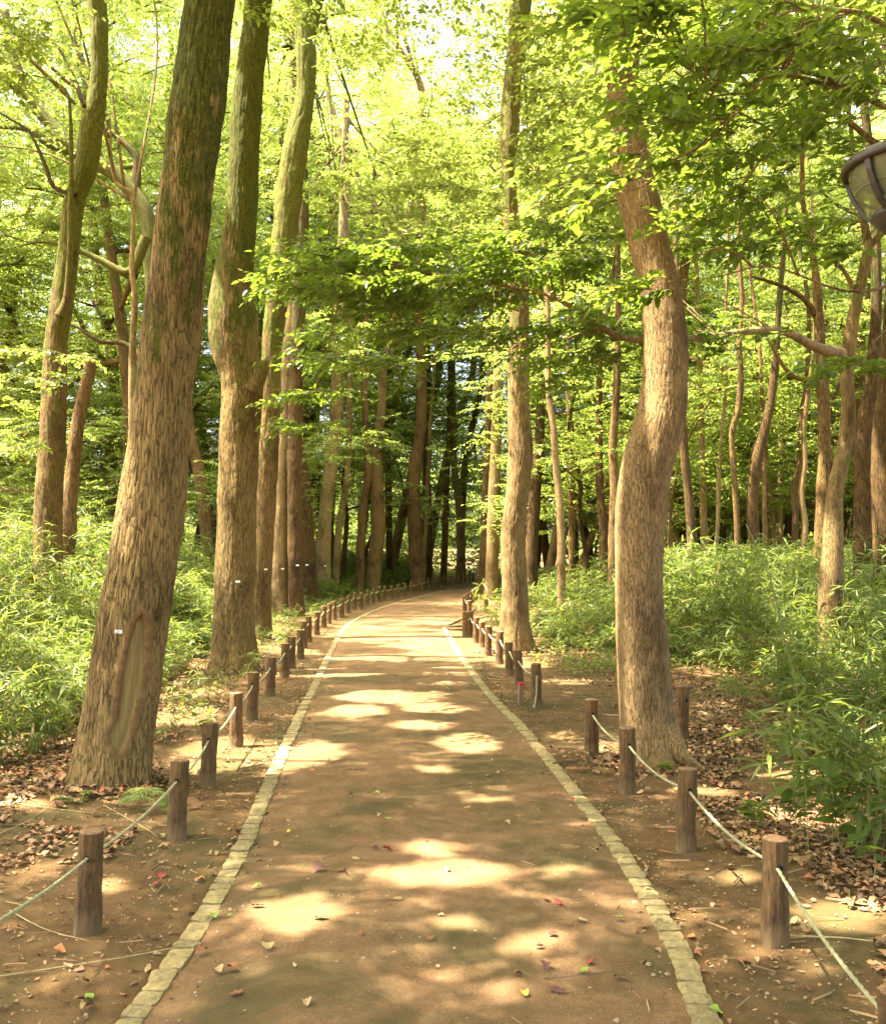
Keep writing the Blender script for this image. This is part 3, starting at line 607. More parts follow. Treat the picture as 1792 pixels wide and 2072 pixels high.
# the near tree outside the frame on the right whose leafy boughs hang into view
tX, PXt, _ = tree('broadleaf_tree', 'near tree beyond the right edge whose boughs hang over the top right corner', [(1975, 1600, 90), (1980, 1200, 80), (1990, 700, 72), (1985, 200, 60), (1970, -200, 45)], 6.6, M['bark_right'], 40, .06, .005, 26, 341, 9, leaf='leaf_near')
XB = [
 [(1985, 330, 22, 6.6), (1880, 190, 16, 6.4), (1790, 167, 11, 6.2), (1745, 163, 10, 6.1), (1698, 171, 10, 6.1), (1670, 155, 8, 6.0), (1646, 147, 7, 6.0), (1590, 138, 4, 5.9), (1500, 150, 3, 5.8), (1420, 190, 2, 5.6)],
 [(1985, 430, 24, 6.6), (1870, 350, 18, 6.6), (1763, 284, 13, 6.7), (1715, 246, 11, 6.7), (1663, 222, 9, 6.8), (1620, 250, 7, 6.9), (1560, 280, 6, 7), (1520, 350, 5, 7.1), (1460, 420, 3, 7.2), (1400, 450, 2, 7.3)],
 [(1985, 250, 18, 6.5), (1800, 60, 14, 6.2), (1690, 20, 9, 6.0), (1560, 40, 6, 5.8), (1440, 190, 5, 5.8), (1432, 235, 5, 5.8), (1380, 256, 5, 5.8), (1345, 266, 4, 5.8), (1290, 312, 3, 5.8), (1255, 332, 2, 5.8)],
 [(1985, 360, 18, 6.5), (1840, 240, 12, 6.3), (1580, 150, 8, 6.0), (1500, 220, 6, 5.9), (1425, 290, 5, 5.9), (1360, 325, 5, 5.9), (1320, 360, 4, 5.9), (1280, 385, 4, 5.9), (1230, 380, 3, 5.9)],
 [(1985, 520, 16, 6.6), (1850, 560, 10, 6.5), (1720, 590, 6, 6.4), (1560, 540, 4, 6.3), (1450, 560, 3, 6.2), (1350, 570, 2, 6.2)],
 [(1985, 560, 16, 6.6), (1880, 700, 9, 6.5), (1790, 740, 5, 6.4), (1710, 735, 3, 6.3)]]
XBP = []
for k, b in enumerate(XB):
    _, p = limb(tX, b, 6, M['bark_pale'] if k in (2, 3) else M['bark_mid'], 'branch', 10, .04, 20 + k, .0008); XBP.append(p)

# ------------------------------------------------------------------ leaves
def leaf_tmpl(L, Wd, fold=.25, droop=.12, two=True):
    if two:
        V = np.array([[0, 0, 0], [L * .3, Wd * .5, fold * Wd * .5], [L * .68, Wd * .36, fold * Wd * .36 - droop * L * .5], [L, 0, -droop * L], [L * .3, -Wd * .5, fold * Wd * .5], [L * .68, -Wd * .36, fold * Wd * .36 - droop * L * .5]])
        return V, np.array([[0, 3, 2, 1], [0, 4, 5, 3]])
    V = np.array([[0, 0, 0], [L * .45, Wd * .5, fold * Wd * .3], [L, 0, -droop * L], [L * .45, -Wd * .5, fold * Wd * .3]])
    return V, np.array([[0, 3, 2, 1]])
def rotm(yaw, pitch, roll):
    cy_, sy = np.cos(yaw), np.sin(yaw); cp, sp = np.cos(pitch), np.sin(pitch); cr, sr = np.cos(roll), np.sin(roll)
    z = np.zeros_like(yaw); o = z + 1
    Rz = np.stack([cy_, -sy, z, sy, cy_, z, z, z, o], -1).reshape(-1, 3, 3)
    Ry = np.stack([cp, z, sp, z, o, z, -sp, z, cp], -1).reshape(-1, 3, 3)
    Rx = np.stack([o, z, z, z, cr, -sr, z, sr, cr], -1).reshape(-1, 3, 3)
    return Rz @ Ry @ Rx
def inst(V, Fq, Rm, S, T):
    """replicate template: n copies"""
    n = len(T); W_ = np.einsum('nij,kj->nki', Rm, V) * np.asarray(S).reshape(-1, 1, 1) + T[:, None]
    Fa = Fq[None] + (np.arange(n) * len(V))[:, None, None]
    return W_.reshape(-1, 3), Fa.reshape(-1, Fq.shape[1])
def spray_tmpl(seed, leafL=.08, nt_=3, per=9, length=.5, two=True):
    """a flat twig fan: leaf frames (pos, yaw, pitch, roll, scale) and twig lines"""
    rng = np.random.default_rng(seed); fr = []; lines = []
    for k in range(nt_):
        a = (k - (nt_ - 1) / 2) * .6 + rng.normal(0, .12); Lk = length * rng.uniform(.75, 1.1) * (1 if k == nt_ // 2 else .75)
        d = np.array([math.cos(a), math.sin(a), 0]); st = np.array([0 if k == nt_ // 2 else .06 * length, 0, 0])
        end = st + d * Lk + [0, 0, -.12 * Lk]
        lines.append((st, st + d * Lk * .5 + [0, 0, .02], end))
        for q in range(per):
            t = (q + 1) / per; p = st + d * Lk * t + [0, 0, -.12 * Lk * t * t + .01]
            side = 1 if q % 2 else -1
            ya = a + side * rng.uniform(.5, 1.1) if q < per - 1 else a
            fr.append((*p, ya, rng.normal(.12, .18), rng.normal(0, .3), rng.uniform(.7, 1.15)))
    return np.array(fr), lines
def foliage(A, pos, yaw, tilt, scale, seeds, leafL, leafW, two, mi_leaf, mi_twig, rng, twigs=True, cull=True, tm=None):
    """put sprays at pos; leaves whose shadow would fall in a sun gap are not grown"""
    for s in np.unique(seeds):
        fr, lines = tm[s]; k = np.where(seeds == s)[0]; n = len(k)
        if not n: continue
        Rm = rotm(yaw[k], tilt[k], rng.normal(0, .15, n))
        Pl = np.einsum('nij,mj->nmi', Rm, fr[:, :3]) * scale[k][:, None, None] + pos[k][:, None]
        yl = yaw[k][:, None] + fr[None, :, 3] + rng.normal(0, .15, (n, len(fr)))
        pl = fr[None, :, 4] + tilt[k][:, None] * np.cos(fr[None, :, 3]) + rng.normal(0, .2, (n, len(fr))); rl = fr[None, :, 5] + rng.normal(0, .3, (n, len(fr)))
        sl_ = fr[None, :, 6] * rng.uniform(.8, 1.15, (n, len(fr)))
        Pl = Pl.reshape(-1, 3); keep = np.ones(len(Pl), bool)
        if cull: keep &= ~sunlit_pos(Pl)
        V, Fq = leaf_tmpl(leafL, leafW, .3, .15, two)
        Vv, Ff = inst(V, Fq, rotm(yl.ravel()[keep], pl.ravel()[keep], rl.ravel()[keep]), sl_.ravel()[keep], Pl[keep])
        if len(Vv): A.add(Vv, Ff, mi_leaf)
        if twigs:
            for (a, b, c) in lines:
                pts = np.stack([a, b, c]); Wp = np.einsum('nij,mj->nmi', Rm, pts) * scale[k][:, None, None] + pos[k][:, None]
                # thin 3-sided twig
                o3 = np.array([[0, 0, 1], [0, .87, -.5], [0, -.87, -.5]]); ro = np.einsum('nij,mj->nmi', Rm, o3)
                rad = np.array([.0035, .0028, .001])
                VV = (Wp[:, :, None] + ro[:, None] * rad[None, :, None, None]).reshape(-1, 3)
                q = []
                for i in range(2):
                    for j in range(3): q.append([i * 3 + j, i * 3 + (j + 1) % 3, (i + 1) * 3 + (j + 1) % 3, (i + 1) * 3 + j])
                q = np.array(q); A.add(VV, (q[None] + (np.arange(n) * 9)[:, None, None]).reshape(-1, 4), mi_twig)
TM = {s: spray_tmpl(s) for s in range(4)}
TMbig = {s: spray_tmpl(40 + s, per=11, nt_=4, length=.75) for s in range(4)}

# --- leafy boughs hanging into view, grown where the photograph has them: (cx, cy, rx, ry, depth0, depth1, sprays)
def near_crown(root, blobs, paths, seed, leafL, leafW, mat, sp=0.9):
    rng = np.random.default_rng(seed); A = Acc(); pos = []; yaw = []
    for cx, cy_, rx_, ry_, d0, d1_, n in blobs:
        a = rng.uniform(0, 2 * math.pi, n); r = np.sqrt(rng.random(n))
        # sprays gather in thin sheets, like the layered boughs of the photograph
        layer = rng.integers(0, max(2, int(ry_ / 28)), n); ly = (layer + .5) / max(2, int(ry_ / 28)) * 2 - 1
        X_ = cx + rx_ * r * np.cos(a); Y_ = cy_ + ry_ * (ly * np.sqrt(np.clip(1 - (r * np.cos(a)) ** 2, 0, 1)) + rng.normal(0, .05, n))
        for x_, y_ in zip(X_, Y_):
            pos.append(at(x_, y_, rng.uniform(d0, d1_))); yaw.append(math.pi + rng.normal(0, .9))
    for p, n in paths:
        if n == 0: continue
        for q in rng.integers(int(len(p) * .3), len(p), n):
            pos.append(p[q, :3] + rng.normal(0, .12, 3) * [1, 1, .5]); yaw.append(math.pi + rng.normal(0, .9))
    pos = np.array(pos); yaw = np.array(yaw)
    # no spray where its shade would fall on the sunlit flank of the bow-shaped tree
    sx, sy = pos[:, 0] + pos[:, 2] * SHX, pos[:, 1] + pos[:, 2] * SHY; k = ~((np.abs(sy - 7.4) < .42) & (sx > 1.5) & (sx < 3.0) & (pos[:, 2] > 2.6)); pos, yaw = pos[k], yaw[k]; n = len(pos)
    foliage(A, pos, yaw, rng.normal(.05, .15, n), rng.uniform(.7, 1.15, n) * sp, rng.integers(0, 4, n), leafL, leafW, True, 0, 1, rng, True, False, TM)
    A.V = [v - np.array(root.location) for v in A.V]
    link('crown', A.mesh('crown', [mat, M['twig']]), root)
    return pos
NB = near_crown(tX, [(1500, 60, 270, 80, 4.8, 7.0, 48), (1680, 150, 150, 120, 5.2, 7.2, 30), (1330, 20, 130, 50, 5, 6.5, 16), (1400, 220, 110, 50, 5.2, 6.4, 20), (1530, 330, 190, 90, 6, 8, 30), (1255, 330, 60, 80, 6.2, 7.2, 7),
                     (1340, 575, 60, 22, 6.0, 6.5, 7), (1740, 745, 50, 30, 6, 7, 5), (1500, 470, 100, 60, 6.5, 8, 20), (1700, 420, 90, 120, 7, 8.5, 22)],
           [(p, 8) for p in XBP[:4]], 7, .088, .046, M['leaf_near'])
NB2 = near_crown(tR2, [(900, 530, 330, 60, 8.2, 10.5, 130), (720, 560, 170, 60, 9, 11, 60), (980, 640, 260, 60, 8.8, 11.5, 85), (780, 700, 190, 70, 10, 13, 70), (1120, 500, 150, 70, 8, 10, 45), (650, 830, 80, 70, 11, 13, 32), (1200, 690, 110, 50, 8.2, 9.8, 22),
                       (1150, 760, 80, 50, 10, 12, 20)], [(PXB, 40)], 8, .085, .046, M['leaf_near'], 1.0)
near_crown(treeR, [(1160, 330, 100, 120, 9, 13, 50), (900, 410, 150, 60, 11, 15, 40), (1160, 130, 90, 110, 9, 13, 34), (900, 310, 100, 40, 12, 16, 18), (1230, 440, 80, 70, 8, 11, 18)], [], 9, .085, .048, M['leaf_over'], 1.15)
near_crown(treeL, [(15, 110, 60, 80, 8, 10, 26), (60, 60, 60, 40, 10, 12, 14), (90, 740, 100, 60, 11, 14, 20), (30, 880, 60, 60, 11, 14, 14)], [], 10, .08, .045, M['leaf_over'], 1.0)
# thin sub-boughs that carry the hanging sheets of leaves
rng = np.random.default_rng(55)
for root, path, P_, n, mt in ((tR2, PXB, NB2, 46, 'bark_pale'), (tX, np.vstack(XBP), NB, 40, 'bark_mid')):
    for k in rng.choice(len(P_), n, replace=False):
        A = Acc()
        q = P_[k]; dd = np.linalg.norm(path[:, :3] - q - [.5, 0, 0], axis=1); a = path[np.argmin(dd), :3]
        mid = (a + q) / 2 + rng.normal(0, .1, 3) + [0, 0, .1]
        A.addtube(smooth_path(np.array([[*a, .009], [*mid, .006], [*q, .003]]), .12), 5)
        A.V = [v - np.array(root.location) for v in A.V]; link('twig', A.mesh('twig', M[mt]), root)

# --- overstory: one layer of foliage added to shade the ground, shared out among the fixed trees, its gaps shaped to cast the sun patches
rng = np.random.default_rng(99)
n = 31000
gx = rng.uniform(-14, 12, n); gy = rng.uniform(-9, 34, n); gz = rng.uniform(8.2, 14.5, n)
gz = np.where(gy > 14, np.maximum(gz, 8.5 + (gy - 14) * .12), gz)
pos = np.stack([gx - gz * SHX, gy - gz * SHY, gz], -1)
# leave the sky open to the upper left of the path, where the photograph shows it white
px_, py_ = proj(pos); open_ = (px_ > -50) & (px_ < 900) & (py_ > -60) & (py_ < 700) & (fbm(pos * .35, 12, 2) > .46)
open_ |= (px_ > 985) & (px_ < 1090) & (py_ > -40) & (py_ < 420) & (pos[:, 1] < 16)
pos = pos[~open_]
tops = np.array([f[1][-1, :3] for f in FIXED]); own = np.argmin(((pos[:, None, :2] - tops[None, :, :2]) ** 2).sum(-1), 1)
for k, (root, PP, lm) in enumerate(FIXED):
    q = pos[own == k]
    if len(q) < 12:   # not much of the overhead layer: give it a small crown of its own
        rg = np.random.default_rng(k); t = PP[-1, :3]; m = 60
        q = np.vstack([q, t + rg.normal(0, 1, (m, 3)) * [1.6, 1.6, 1.2]])
        cull = False
    A = Acc(); m = len(q); rg = np.random.default_rng(1000 + k)
    foliage(A, q, rg.uniform(0, 2 * math.pi, m), rg.normal(.1, .2, m), rg.uniform(.85, 1.3, m), rg.integers(0, 4, m), .115, .066, False, 0, 1, rg, False, True, TMbig)
    # limbs out to the foliage
    ti = np.where(PP[:, 2] > PP[-1, 2] * .82)[0]
    for s in rg.choice(m, min(m, 9), replace=False):
        st = PP[rg.choice(ti)]; e = q[s]; L = np.linalg.norm(e - st[:3])
        if L > 9: continue
        mid = st[:3] * .5 + e * .5 + rg.normal(0, .3, 3) + [0, 0, .1 * L]
        A.addtube(smooth_path(np.array([[*st[:3], max(.03, st[3] * .45)], [*mid, max(.02, st[3] * .28)], [*e, .012]]), .4), 7, 1)
    A.V = [v - np.array(root.location) for v in A.V]
    link('crown', A.mesh('crown', [M[lm], M['bark_left'] if k < 6 else M['bark_far']]), root)

# ------------------------------------------------------------------ background woods: prototypes and copies
def proto_tree(seed, H, r0, z0, spread, nleaf_sprays, leafmat_, barkm, layered=.5, lean=0.15, leafL=.12):
    rg = np.random.default_rng(seed); root = thing('broadleaf_tree', (0, 0, 0), 'x', 'tree')
    pts = [[0, 0, -.1, r0]]; p = np.zeros(3); d = np.array([rg.normal(0, lean * .4), rg.normal(0, lean * .4), 1.0]); k = 7
    for q in range(k):
        d = d + np.array([*rg.normal(0, lean, 2), 0]) ; d[2] = 1; p = p + d / np.linalg.norm(d) * H / k; pts.append([*p, r0 * (1 - .8 * (q + 1) / k) + .01])
    PP = smooth_path(np.array(pts), .25)
    V, Q, T, _ = tube(PP, 12, barkdisp(.004, 16, seed, .25, .3)); link('trunk', mesh('trunk', V, [Q, T], barkm), root)
    A = Acc(); tips = []
    nb = 12
    for b in range(nb):
        z = z0 + (H * .95 - z0) * (b + rg.random()) / nb; i_ = np.argmin(abs(PP[:, 2] - z)); st = PP[i_]
        a = b * 2.4 + rg.normal(0, .4); L = spread * rg.uniform(.65, 1.1) * (1 - .45 * (z - z0) / (H - z0)); up = rg.uniform(.15, .75)
        q = st[:3].copy(); row = [[*q, st[3] * .5]]; dd = np.array([math.cos(a), math.sin(a), up])
        for s in range(4):
            dd = dd + np.array([*rg.normal(0, .28, 2), rg.normal(-.06, .15)]); dd /= np.linalg.norm(dd); q = q + dd * L / 4
            row.append([*q, st[3] * .5 * (1 - (s + 1) / 4.6)]); 
            if s > 0: tips.append(q.copy())
            if s in (1, 2, 3):
                for _ in range(2):
                    e = q + np.array([*(dd[:2] + rg.normal(0, .7, 2)), rg.uniform(-.05, .6)]) * L * .3; tips.append(e)
                    A.addtube(np.array([[*q, .022], [*((q + e) / 2 + rg.normal(0, .08, 3)), .014], [*e, .006]]), 4, 1)
        A.addtube(smooth_path(np.array(row), .35), 7, 1)
    tips = np.array(tips); n = nleaf_sprays
    c = tips[rg.integers(0, len(tips), n)] + rg.normal(0, 1, (n, 3)) * [.75, .75, .75 * (1 - layered * .7)]
    c[:, 2] = np.maximum(c[:, 2], z0 * .8)
    foliage(A, c, rg.uniform(0, 2 * math.pi, n), rg.normal(.12, .22, n), rg.uniform(.85, 1.25, n), rg.integers(0, 4, n), leafL, leafL * .55, False, 0, 1, rg, False, False, TMbig)
    link('crown', A.mesh('crown', [leafmat_, barkm]), root)
    return root
protos = [proto_tree(501, 22, .20, 5.5, 4.8, 720, M['leaf_far'], M['bark_far'], .4),
          proto_tree(502, 19, .17, 4.5, 4.2, 600, M['leaf_far'], M['bark_dark'], .5),
          proto_tree(503, 24, .22, 6.0, 5.0, 760, M['leaf_far'], M['bark_mid'], .4),
          proto_tree(504, 16, .13, 3.6, 3.6, 520, M['leaf_far'], M['bark_far'], .6, .22),
          proto_tree(505, 20, .18, 5.0, 4.2, 560, M['leaf_deep'], M['bark_red'], .5, .12)]
under = [proto_tree(511, 7.5, .06, 2.2, 2.9, 300, M['leaf_far'], M['bark_far'], .85, .25, .10),
         proto_tree(512, 6.0, .05, 1.6, 2.5, 260, M['leaf_deep'], M['bark_pale'], .85, .3, .10),
         proto_tree(513, 9.0, .08, 2.6, 3.2, 360, M['leaf_far'], M['bark_dark'], .8, .25, .10)]
taken = [(f[0].location.x, f[0].location.y) for f in FIXED]
rng = np.random.default_rng(4242)
def pathx(Y): return np.interp(Y, [0, 20, 30, 38, 45, 60, 90], [0, -.9, .3, .6, 2.2, 7, 18])
def scatter(n, ymin, ymax, xl, xr, dmin, corridor):
    out = []; tries = 0
    while len(out) < n and tries < n * 60:
        tries += 1
        Y = math.sqrt(rng.uniform(ymin ** 2, ymax ** 2)); X = rng.uniform(xl * Y - 1.5, xr * Y + 1.5)
        if abs(X - pathx(Y)) < corridor: continue
        if 19 < Y < 25 and X > 0 and X < 5: continue
        if any((X - a) ** 2 + (Y - b) ** 2 < dmin ** 2 for a, b in taken): continue
        taken.append((X, Y)); out.append((X, Y))
    return out
first = {id(p): True for p in protos + under}
def place(p, X, Y, label, group, s):
    o = p if first[id(p)] else copy_tree(p)
    first[id(p)] = False
    o.location = (X, Y, float(ground_z(X, Y)) - .03); o.rotation_euler = (0, 0, rng.uniform(0, 2 * math.pi)); o.scale = (s, s, s * rng.uniform(.93, 1.1))
    o['label'] = label; o['group'] = group
for X, Y in scatter(34, 24, 50, -.5, -.02, 2.6, 2.6):
    place(protos[rng.integers(0, 3)], X, Y, 'unremarkable brown trunk in the bright wood left of the path bend', 'background trees left of the path', rng.uniform(.85, 1.15))
for X, Y in scatter(44, 24, 48, .04, .5, 2.6, 2.6):
    place(protos[rng.integers(0, 5)], X, Y, 'unremarkable slim trunk deep in the wood right of the path', 'background trees right of the path', rng.uniform(.8, 1.1))
for X, Y in scatter(10, 46, 58, -.12, .16, 2.6, .5):
    place(protos[rng.integers(0, 5)], X, Y, 'unremarkable trunk closing the view beyond the end of the path', 'background trees beyond the bend', rng.uniform(.85, 1.1))
for X, Y in [(-15, 2), (-19, 12), (-11, -6), (-4, -9), (4, -9), (9, -4), (8.5, 4), (11, 10), (14, 5), (0, -14), (15, 20)]:  # trees added out of view to hold back light from the open sky
    place(protos[rng.integers(0, 5)], X, Y, 'unseen tree added outside the picture to block sky light', 'unseen trees added around the camera for shade', 1.0)
for X, Y in [(-4.6, 38), (-2.6, 47), (-6.2, 45), (-1.0, 54), (-3.6, 56)]:
    place(protos[0 if Y < 46 else 2], X, Y, 'tall leafy tree rising behind the left side of the path bend', 'tall trees behind the bend', 1.12)
for X, Y in scatter(24, 22, 50, -.46, -.05, 1.6, 3.6):
    place(under[rng.integers(0, 3)], X, Y, 'thin understory tree with layered light green leaves left of the path', 'understory trees left of the path', rng.uniform(.8, 1.2))
for X, Y in scatter(56, 26, 50, .06, .5, 1.4, 3.0):
    place(under[rng.integers(0, 3)], X, Y, 'thin understory tree with layered leaves in the right-hand wood', 'understory trees right of the path', rng.uniform(.8, 1.2))

# ------------------------------------------------------------------ bamboo grass and other ground plants
def blade_tmpl(L, Wd, bend):
    t = np.array([0, .3, .7, 1.0]); wv = np.array([.25, 1, .75, .04]) * Wd / 2
    x_ = L * t * (1 - .15 * bend * t); z_ = -L * bend * t ** 2 * .7
    V = []
    for a, b, c in zip(x_, wv, z_): V += [[a, b, c + .12 * b], [a, -b, c + .12 * b]]
    V = np.array(V); Q = np.array([[0, 1, 3, 2], [2, 3, 5, 4], [4, 5, 7, 6]]); return V, Q
def sasa_frames(seed, h=1.0, nodes=5):
    """blades of one plant in unit height: pos, yaw, pitch, roll, scale"""
    rg = np.random.default_rng(seed); fr = []; lines = []
    bx, by = rg.normal(0, .12, 2)
    def stem(t): return np.array([bx * t * t, by * t * t, t])
    for k in range(nodes):
        t = .35 + .65 * (k + 1) / nodes; p = stem(t); a0 = rg.uniform(0, 6.28); tw = .10 if k < nodes - 1 else 0
        q = p + np.array([math.cos(a0) * tw, math.sin(a0) * tw, tw * .8]); nb = rg.integers(4, 7)
        if tw: lines.append((p, q))
        for b in range(nb):
            fr.append((*q, a0 + (b - (nb - 1) / 2) * rg.uniform(.45, .8) + rg.normal(0, .2) + (0 if tw else b * 1.1), -rg.uniform(-.35, .75), rg.normal(0, .35), rg.uniform(.6, 1.15)))
    return np.array(fr), (bx, by), lines
SF = [sasa_frames(600 + k) for k in range(6)]
def sasa(A, pts, H, rng, bladeL=.17, bladeW=.020, stems=True):
    """pts (n,2), H (n)"""
    n = len(pts); kind = rng.integers(0, 6, n); gz = ground_z(pts[:, 0], pts[:, 1])
    for k in range(6):
        s = np.where(kind == k)[0]
        if not len(s): continue
        fr, (bx, by), lines = SF[k]; m = len(fr); yaw = rng.uniform(0, 6.28, len(s)); h = H[s]
        c, si = np.cos(yaw), np.sin(yaw)
        P = np.stack([(fr[:, 0] * c[:, None] - fr[:, 1] * si[:, None]) * (.4 + .6 * h[:, None]), (fr[:, 0] * si[:, None] + fr[:, 1] * c[:, None]) * (.4 + .6 * h[:, None]), fr[None, :, 2] * h[:, None]], -1)
        P += np.stack([pts[s, 0], pts[s, 1], gz[s]], -1)[:, None]
        N_ = len(s) * m
        V, Q = blade_tmpl(bladeL, bladeW, .55)
        yl = (yaw[:, None] + fr[None, :, 3]).ravel() + rng.normal(0, .25, N_); pl = np.tile(fr[:, 4], len(s)) + rng.normal(0, .25, N_)
        Vv, Ff = inst(V, Q, rotm(yl, pl, np.tile(fr[:, 5], len(s))), np.tile(fr[:, 6], len(s)) * rng.uniform(.75, 1.25, N_), P.reshape(-1, 3))
        A.add(Vv, Ff, 0)
        if stems:
            t = np.array([0, .5, 1.0]); S = np.stack([(bx * c[:, None] - by * si[:, None]) * t ** 2 * (.4 + .6 * h[:, None]), (bx * si[:, None] + by * c[:, None]) * t ** 2 * (.4 + .6 * h[:, None]), t[None] * h[:, None]], -1) + np.stack([pts[s, 0], pts[s, 1], gz[s]], -1)[:, None]
            o3 = np.array([[1, 0, 0], [-.5, .87, 0], [-.5, -.87, 0]]) * .0028
            VV = (S[:, :, None] + o3[None, None]).reshape(-1, 3); q = np.array([[i * 3 + j, i * 3 + (j + 1) % 3, (i + 1) * 3 + (j + 1) % 3, (i + 1) * 3 + j] for i in range(2) for j in range(3)])
            A.add(VV, (q[None] + (np.arange(len(s)) * 9)[:, None, None]).reshape(-1, 4), 1)
def interp(y, t): return np.interp(y, [a for a, b in t], [b for a, b in t])
LB = [(3, -9), (5.5, -4.2), (6.8, -3.5), (8, -3.1), (10, -3.3), (13, -3.6), (16, -3.6), (20, -3.9), (25, -3.7), (30, -3.2), (36, -2.4), (45, -.6), (60, 3)]
RB = [(3, 4.2), (4.6, 2.9), (5.4, 2.55), (6.2, 2.65), (7.4, 2.9), (9, 3.2), (11, 3.5), (13, 3.4), (14.5, 2.9), (16, 1.9), (18.5, 1.5), (19.4, 3.0), (24.5, 4.0), (26, 1.7), (30, 2.0), (36, 2.3), (45, 4.2), (60, 11)]
def area(n, y0, y1, xl, xr, rng):
    Y = rng.uniform(y0, y1, n); X = rng.uniform(xl, xr, n); return X, Y
trunks = np.array([(f[0].location.x, f[0].location.y) for f in FIXED])
def clear(X, Y, r=.3):
    d = ((X[:, None] - trunks[None, :, 0]) ** 2 + (Y[:, None] - trunks[None, :, 1]) ** 2).min(1); return d > r * r
def plants(side, n, y0, y1, xl, xr, hmax, rng, h0=.35, grow=1.2, dens=None):
    X, Y = area(n, y0, y1, xl, xr, rng)
    B = interp(Y, LB if side < 0 else RB); dd = (X - B) * side + (fbm(np.stack([X, Y, 0 * X], -1) * .9, 14) - .5) * 1.2
    k = (dd > 0) & (np.abs(X) < .5 * Y + 1.2) & clear(X, Y)
    X, Y, dd = X[k], Y[k], dd[k]
    H = np.minimum(hmax, h0 + dd / grow * .8) * (.6 + .6 * fbm(np.stack([X, Y, 0 * X], -1) * .7, 15)) * rng.uniform(.45, 1.2, len(X))
    g_ = fbm(np.stack([X, Y, 0 * X], -1) * 2.1, 16) > (.40 if side > 0 else .30); X, Y, H = X[g_], Y[g_], H[g_]
    return np.stack([X, Y], -1), H
rng = np.random.default_rng(31)
for side, nm, lab in ((-1, 'bamboo_grass', 'sunlit bamboo grass thicket filling the left bank'), (1, 'bamboo_grass', 'tall green bamboo grass thicket on the right side')):
    A = Acc()
    s = side
    a, b = (-12, -2) if s < 0 else (1.2, 12)
    for (n, y0, y1, hm, bl, bw, st) in ((4800, 4.3, 14, 1.95 if s < 0 else 1.25, .18, .019, True), (5600, 14, 26, 2.0 if s < 0 else 1.5, .22, .026, True)):
        p, H = plants(s, n, y0, y1, a, b, hm, rng); sasa(A, p, H, rng, bl, bw, st)
    p, H = plants(s, 6500, 26, 60, -28 if s < 0 else 1.5, -1 if s < 0 else 30, 1.25, rng, .35, 2.5); sasa(A, p, H, rng, .30, .042, False)
    # thin fringe of low plants towards the path
    X, Y = area(1500, 8, 40, *((-4.4, -1.4) if s < 0 else (1.5, 4.5)), rng)
    B = interp(Y, LB if s < 0 else RB); dd = (B - X) * s; k = (dd > 0) & (dd < (1.6 if s < 0 else .5)) & clear(X, Y) & ~((Y > 19) & (Y < 25) & (X > 0)) & ((s > 0) | (X < lx(Y) - .75))
    sasa(A, np.stack([X[k], Y[k]], -1)[::2], rng.uniform(.10, .32, len(X[k][::2])), rng, .10, .014, False)
    tag(link(nm, A.mesh(nm, [M['sasa'], M['culm']])), lab, 'bamboo grass', None, 'stuff')
# broad-leaved ground cover round the right-hand trees and along the left bank
A = Acc(); rng = np.random.default_rng(61)
X, Y = area(3600, 9, 30, 1.3, 6.5, rng); k = (X > interp(Y, RB) - 1.9) & ~((Y > 19) & (Y < 25)) & (fbm(np.stack([X, Y, 0 * X], -1) * 1.3, 8) > .46) & (X > rx(Y) + 1.0) & ((Y > 12.5) | (X > 3.4)); g1 = np.stack([X[k], Y[k]], -1)
X, Y = area(2200, 9, 34, -6, -1.8, rng); k = (X < lx(Y) - .85) & (fbm(np.stack([X, Y, 0 * X], -1) * 1.3, 18) > .52); g2 = np.stack([X[k], Y[k]], -1)
g = np.vstack([g1, g2]); n = len(g); per = 7
for q in range(per):
    V, Fq = leaf_tmpl(.055, .032, .3, .2, True); P = np.column_stack([g + rng.normal(0, .06, (n, 2)), ground_z(g[:, 0], g[:, 1]) + rng.uniform(.02, .14, n)])
    Vv, Ff = inst(V, Fq, rotm(rng.uniform(0, 6.28, n), rng.normal(-.1, .35, n), rng.normal(0, .3, n)), rng.uniform(.6, 1.5, n), P); A.add(Vv, Ff, 0)
tag(link('ground_cover', A.mesh('ground_cover', [M['sasa']])), 'low leafy ground cover at the feet of the trees', 'ground cover', None, 'stuff')

# leafy thickets that close the view under the far crowns
A = Acc(); rng = np.random.default_rng(909); n = 9500
Y = rng.uniform(50, 74, n); X = rng.uniform(-.5, .55, n) * Y; far_ = (np.abs(X - pathx(Y)) > 1.5) & ((X > -.12 * Y) | (rng.random(n) < .45))
X, Y = X[far_], Y[far_]; n = len(X); Hh = np.where(X < -.1 * Y, 2.5, 6.5) + 9 * np.clip(fbm(np.stack([X, Y, 0 * X], -1) * .12, 71) - .2, 0, 1)
foliage(A, np.stack([X, Y, rng.random(n) ** .8 * Hh], -1), rng.uniform(0, 6.28, n), rng.normal(.1, .3, n), rng.uniform(1.6, 2.6, n), rng.integers(0, 4, n), .22, .13, False, 0, 0, rng, False, False, TMbig)
tag(link('far_thicket', A.mesh('far_thicket', [M['leaf_far']])), 'dense leafy thicket closing the view beyond the far trunks', 'thicket', None, 'stuff')
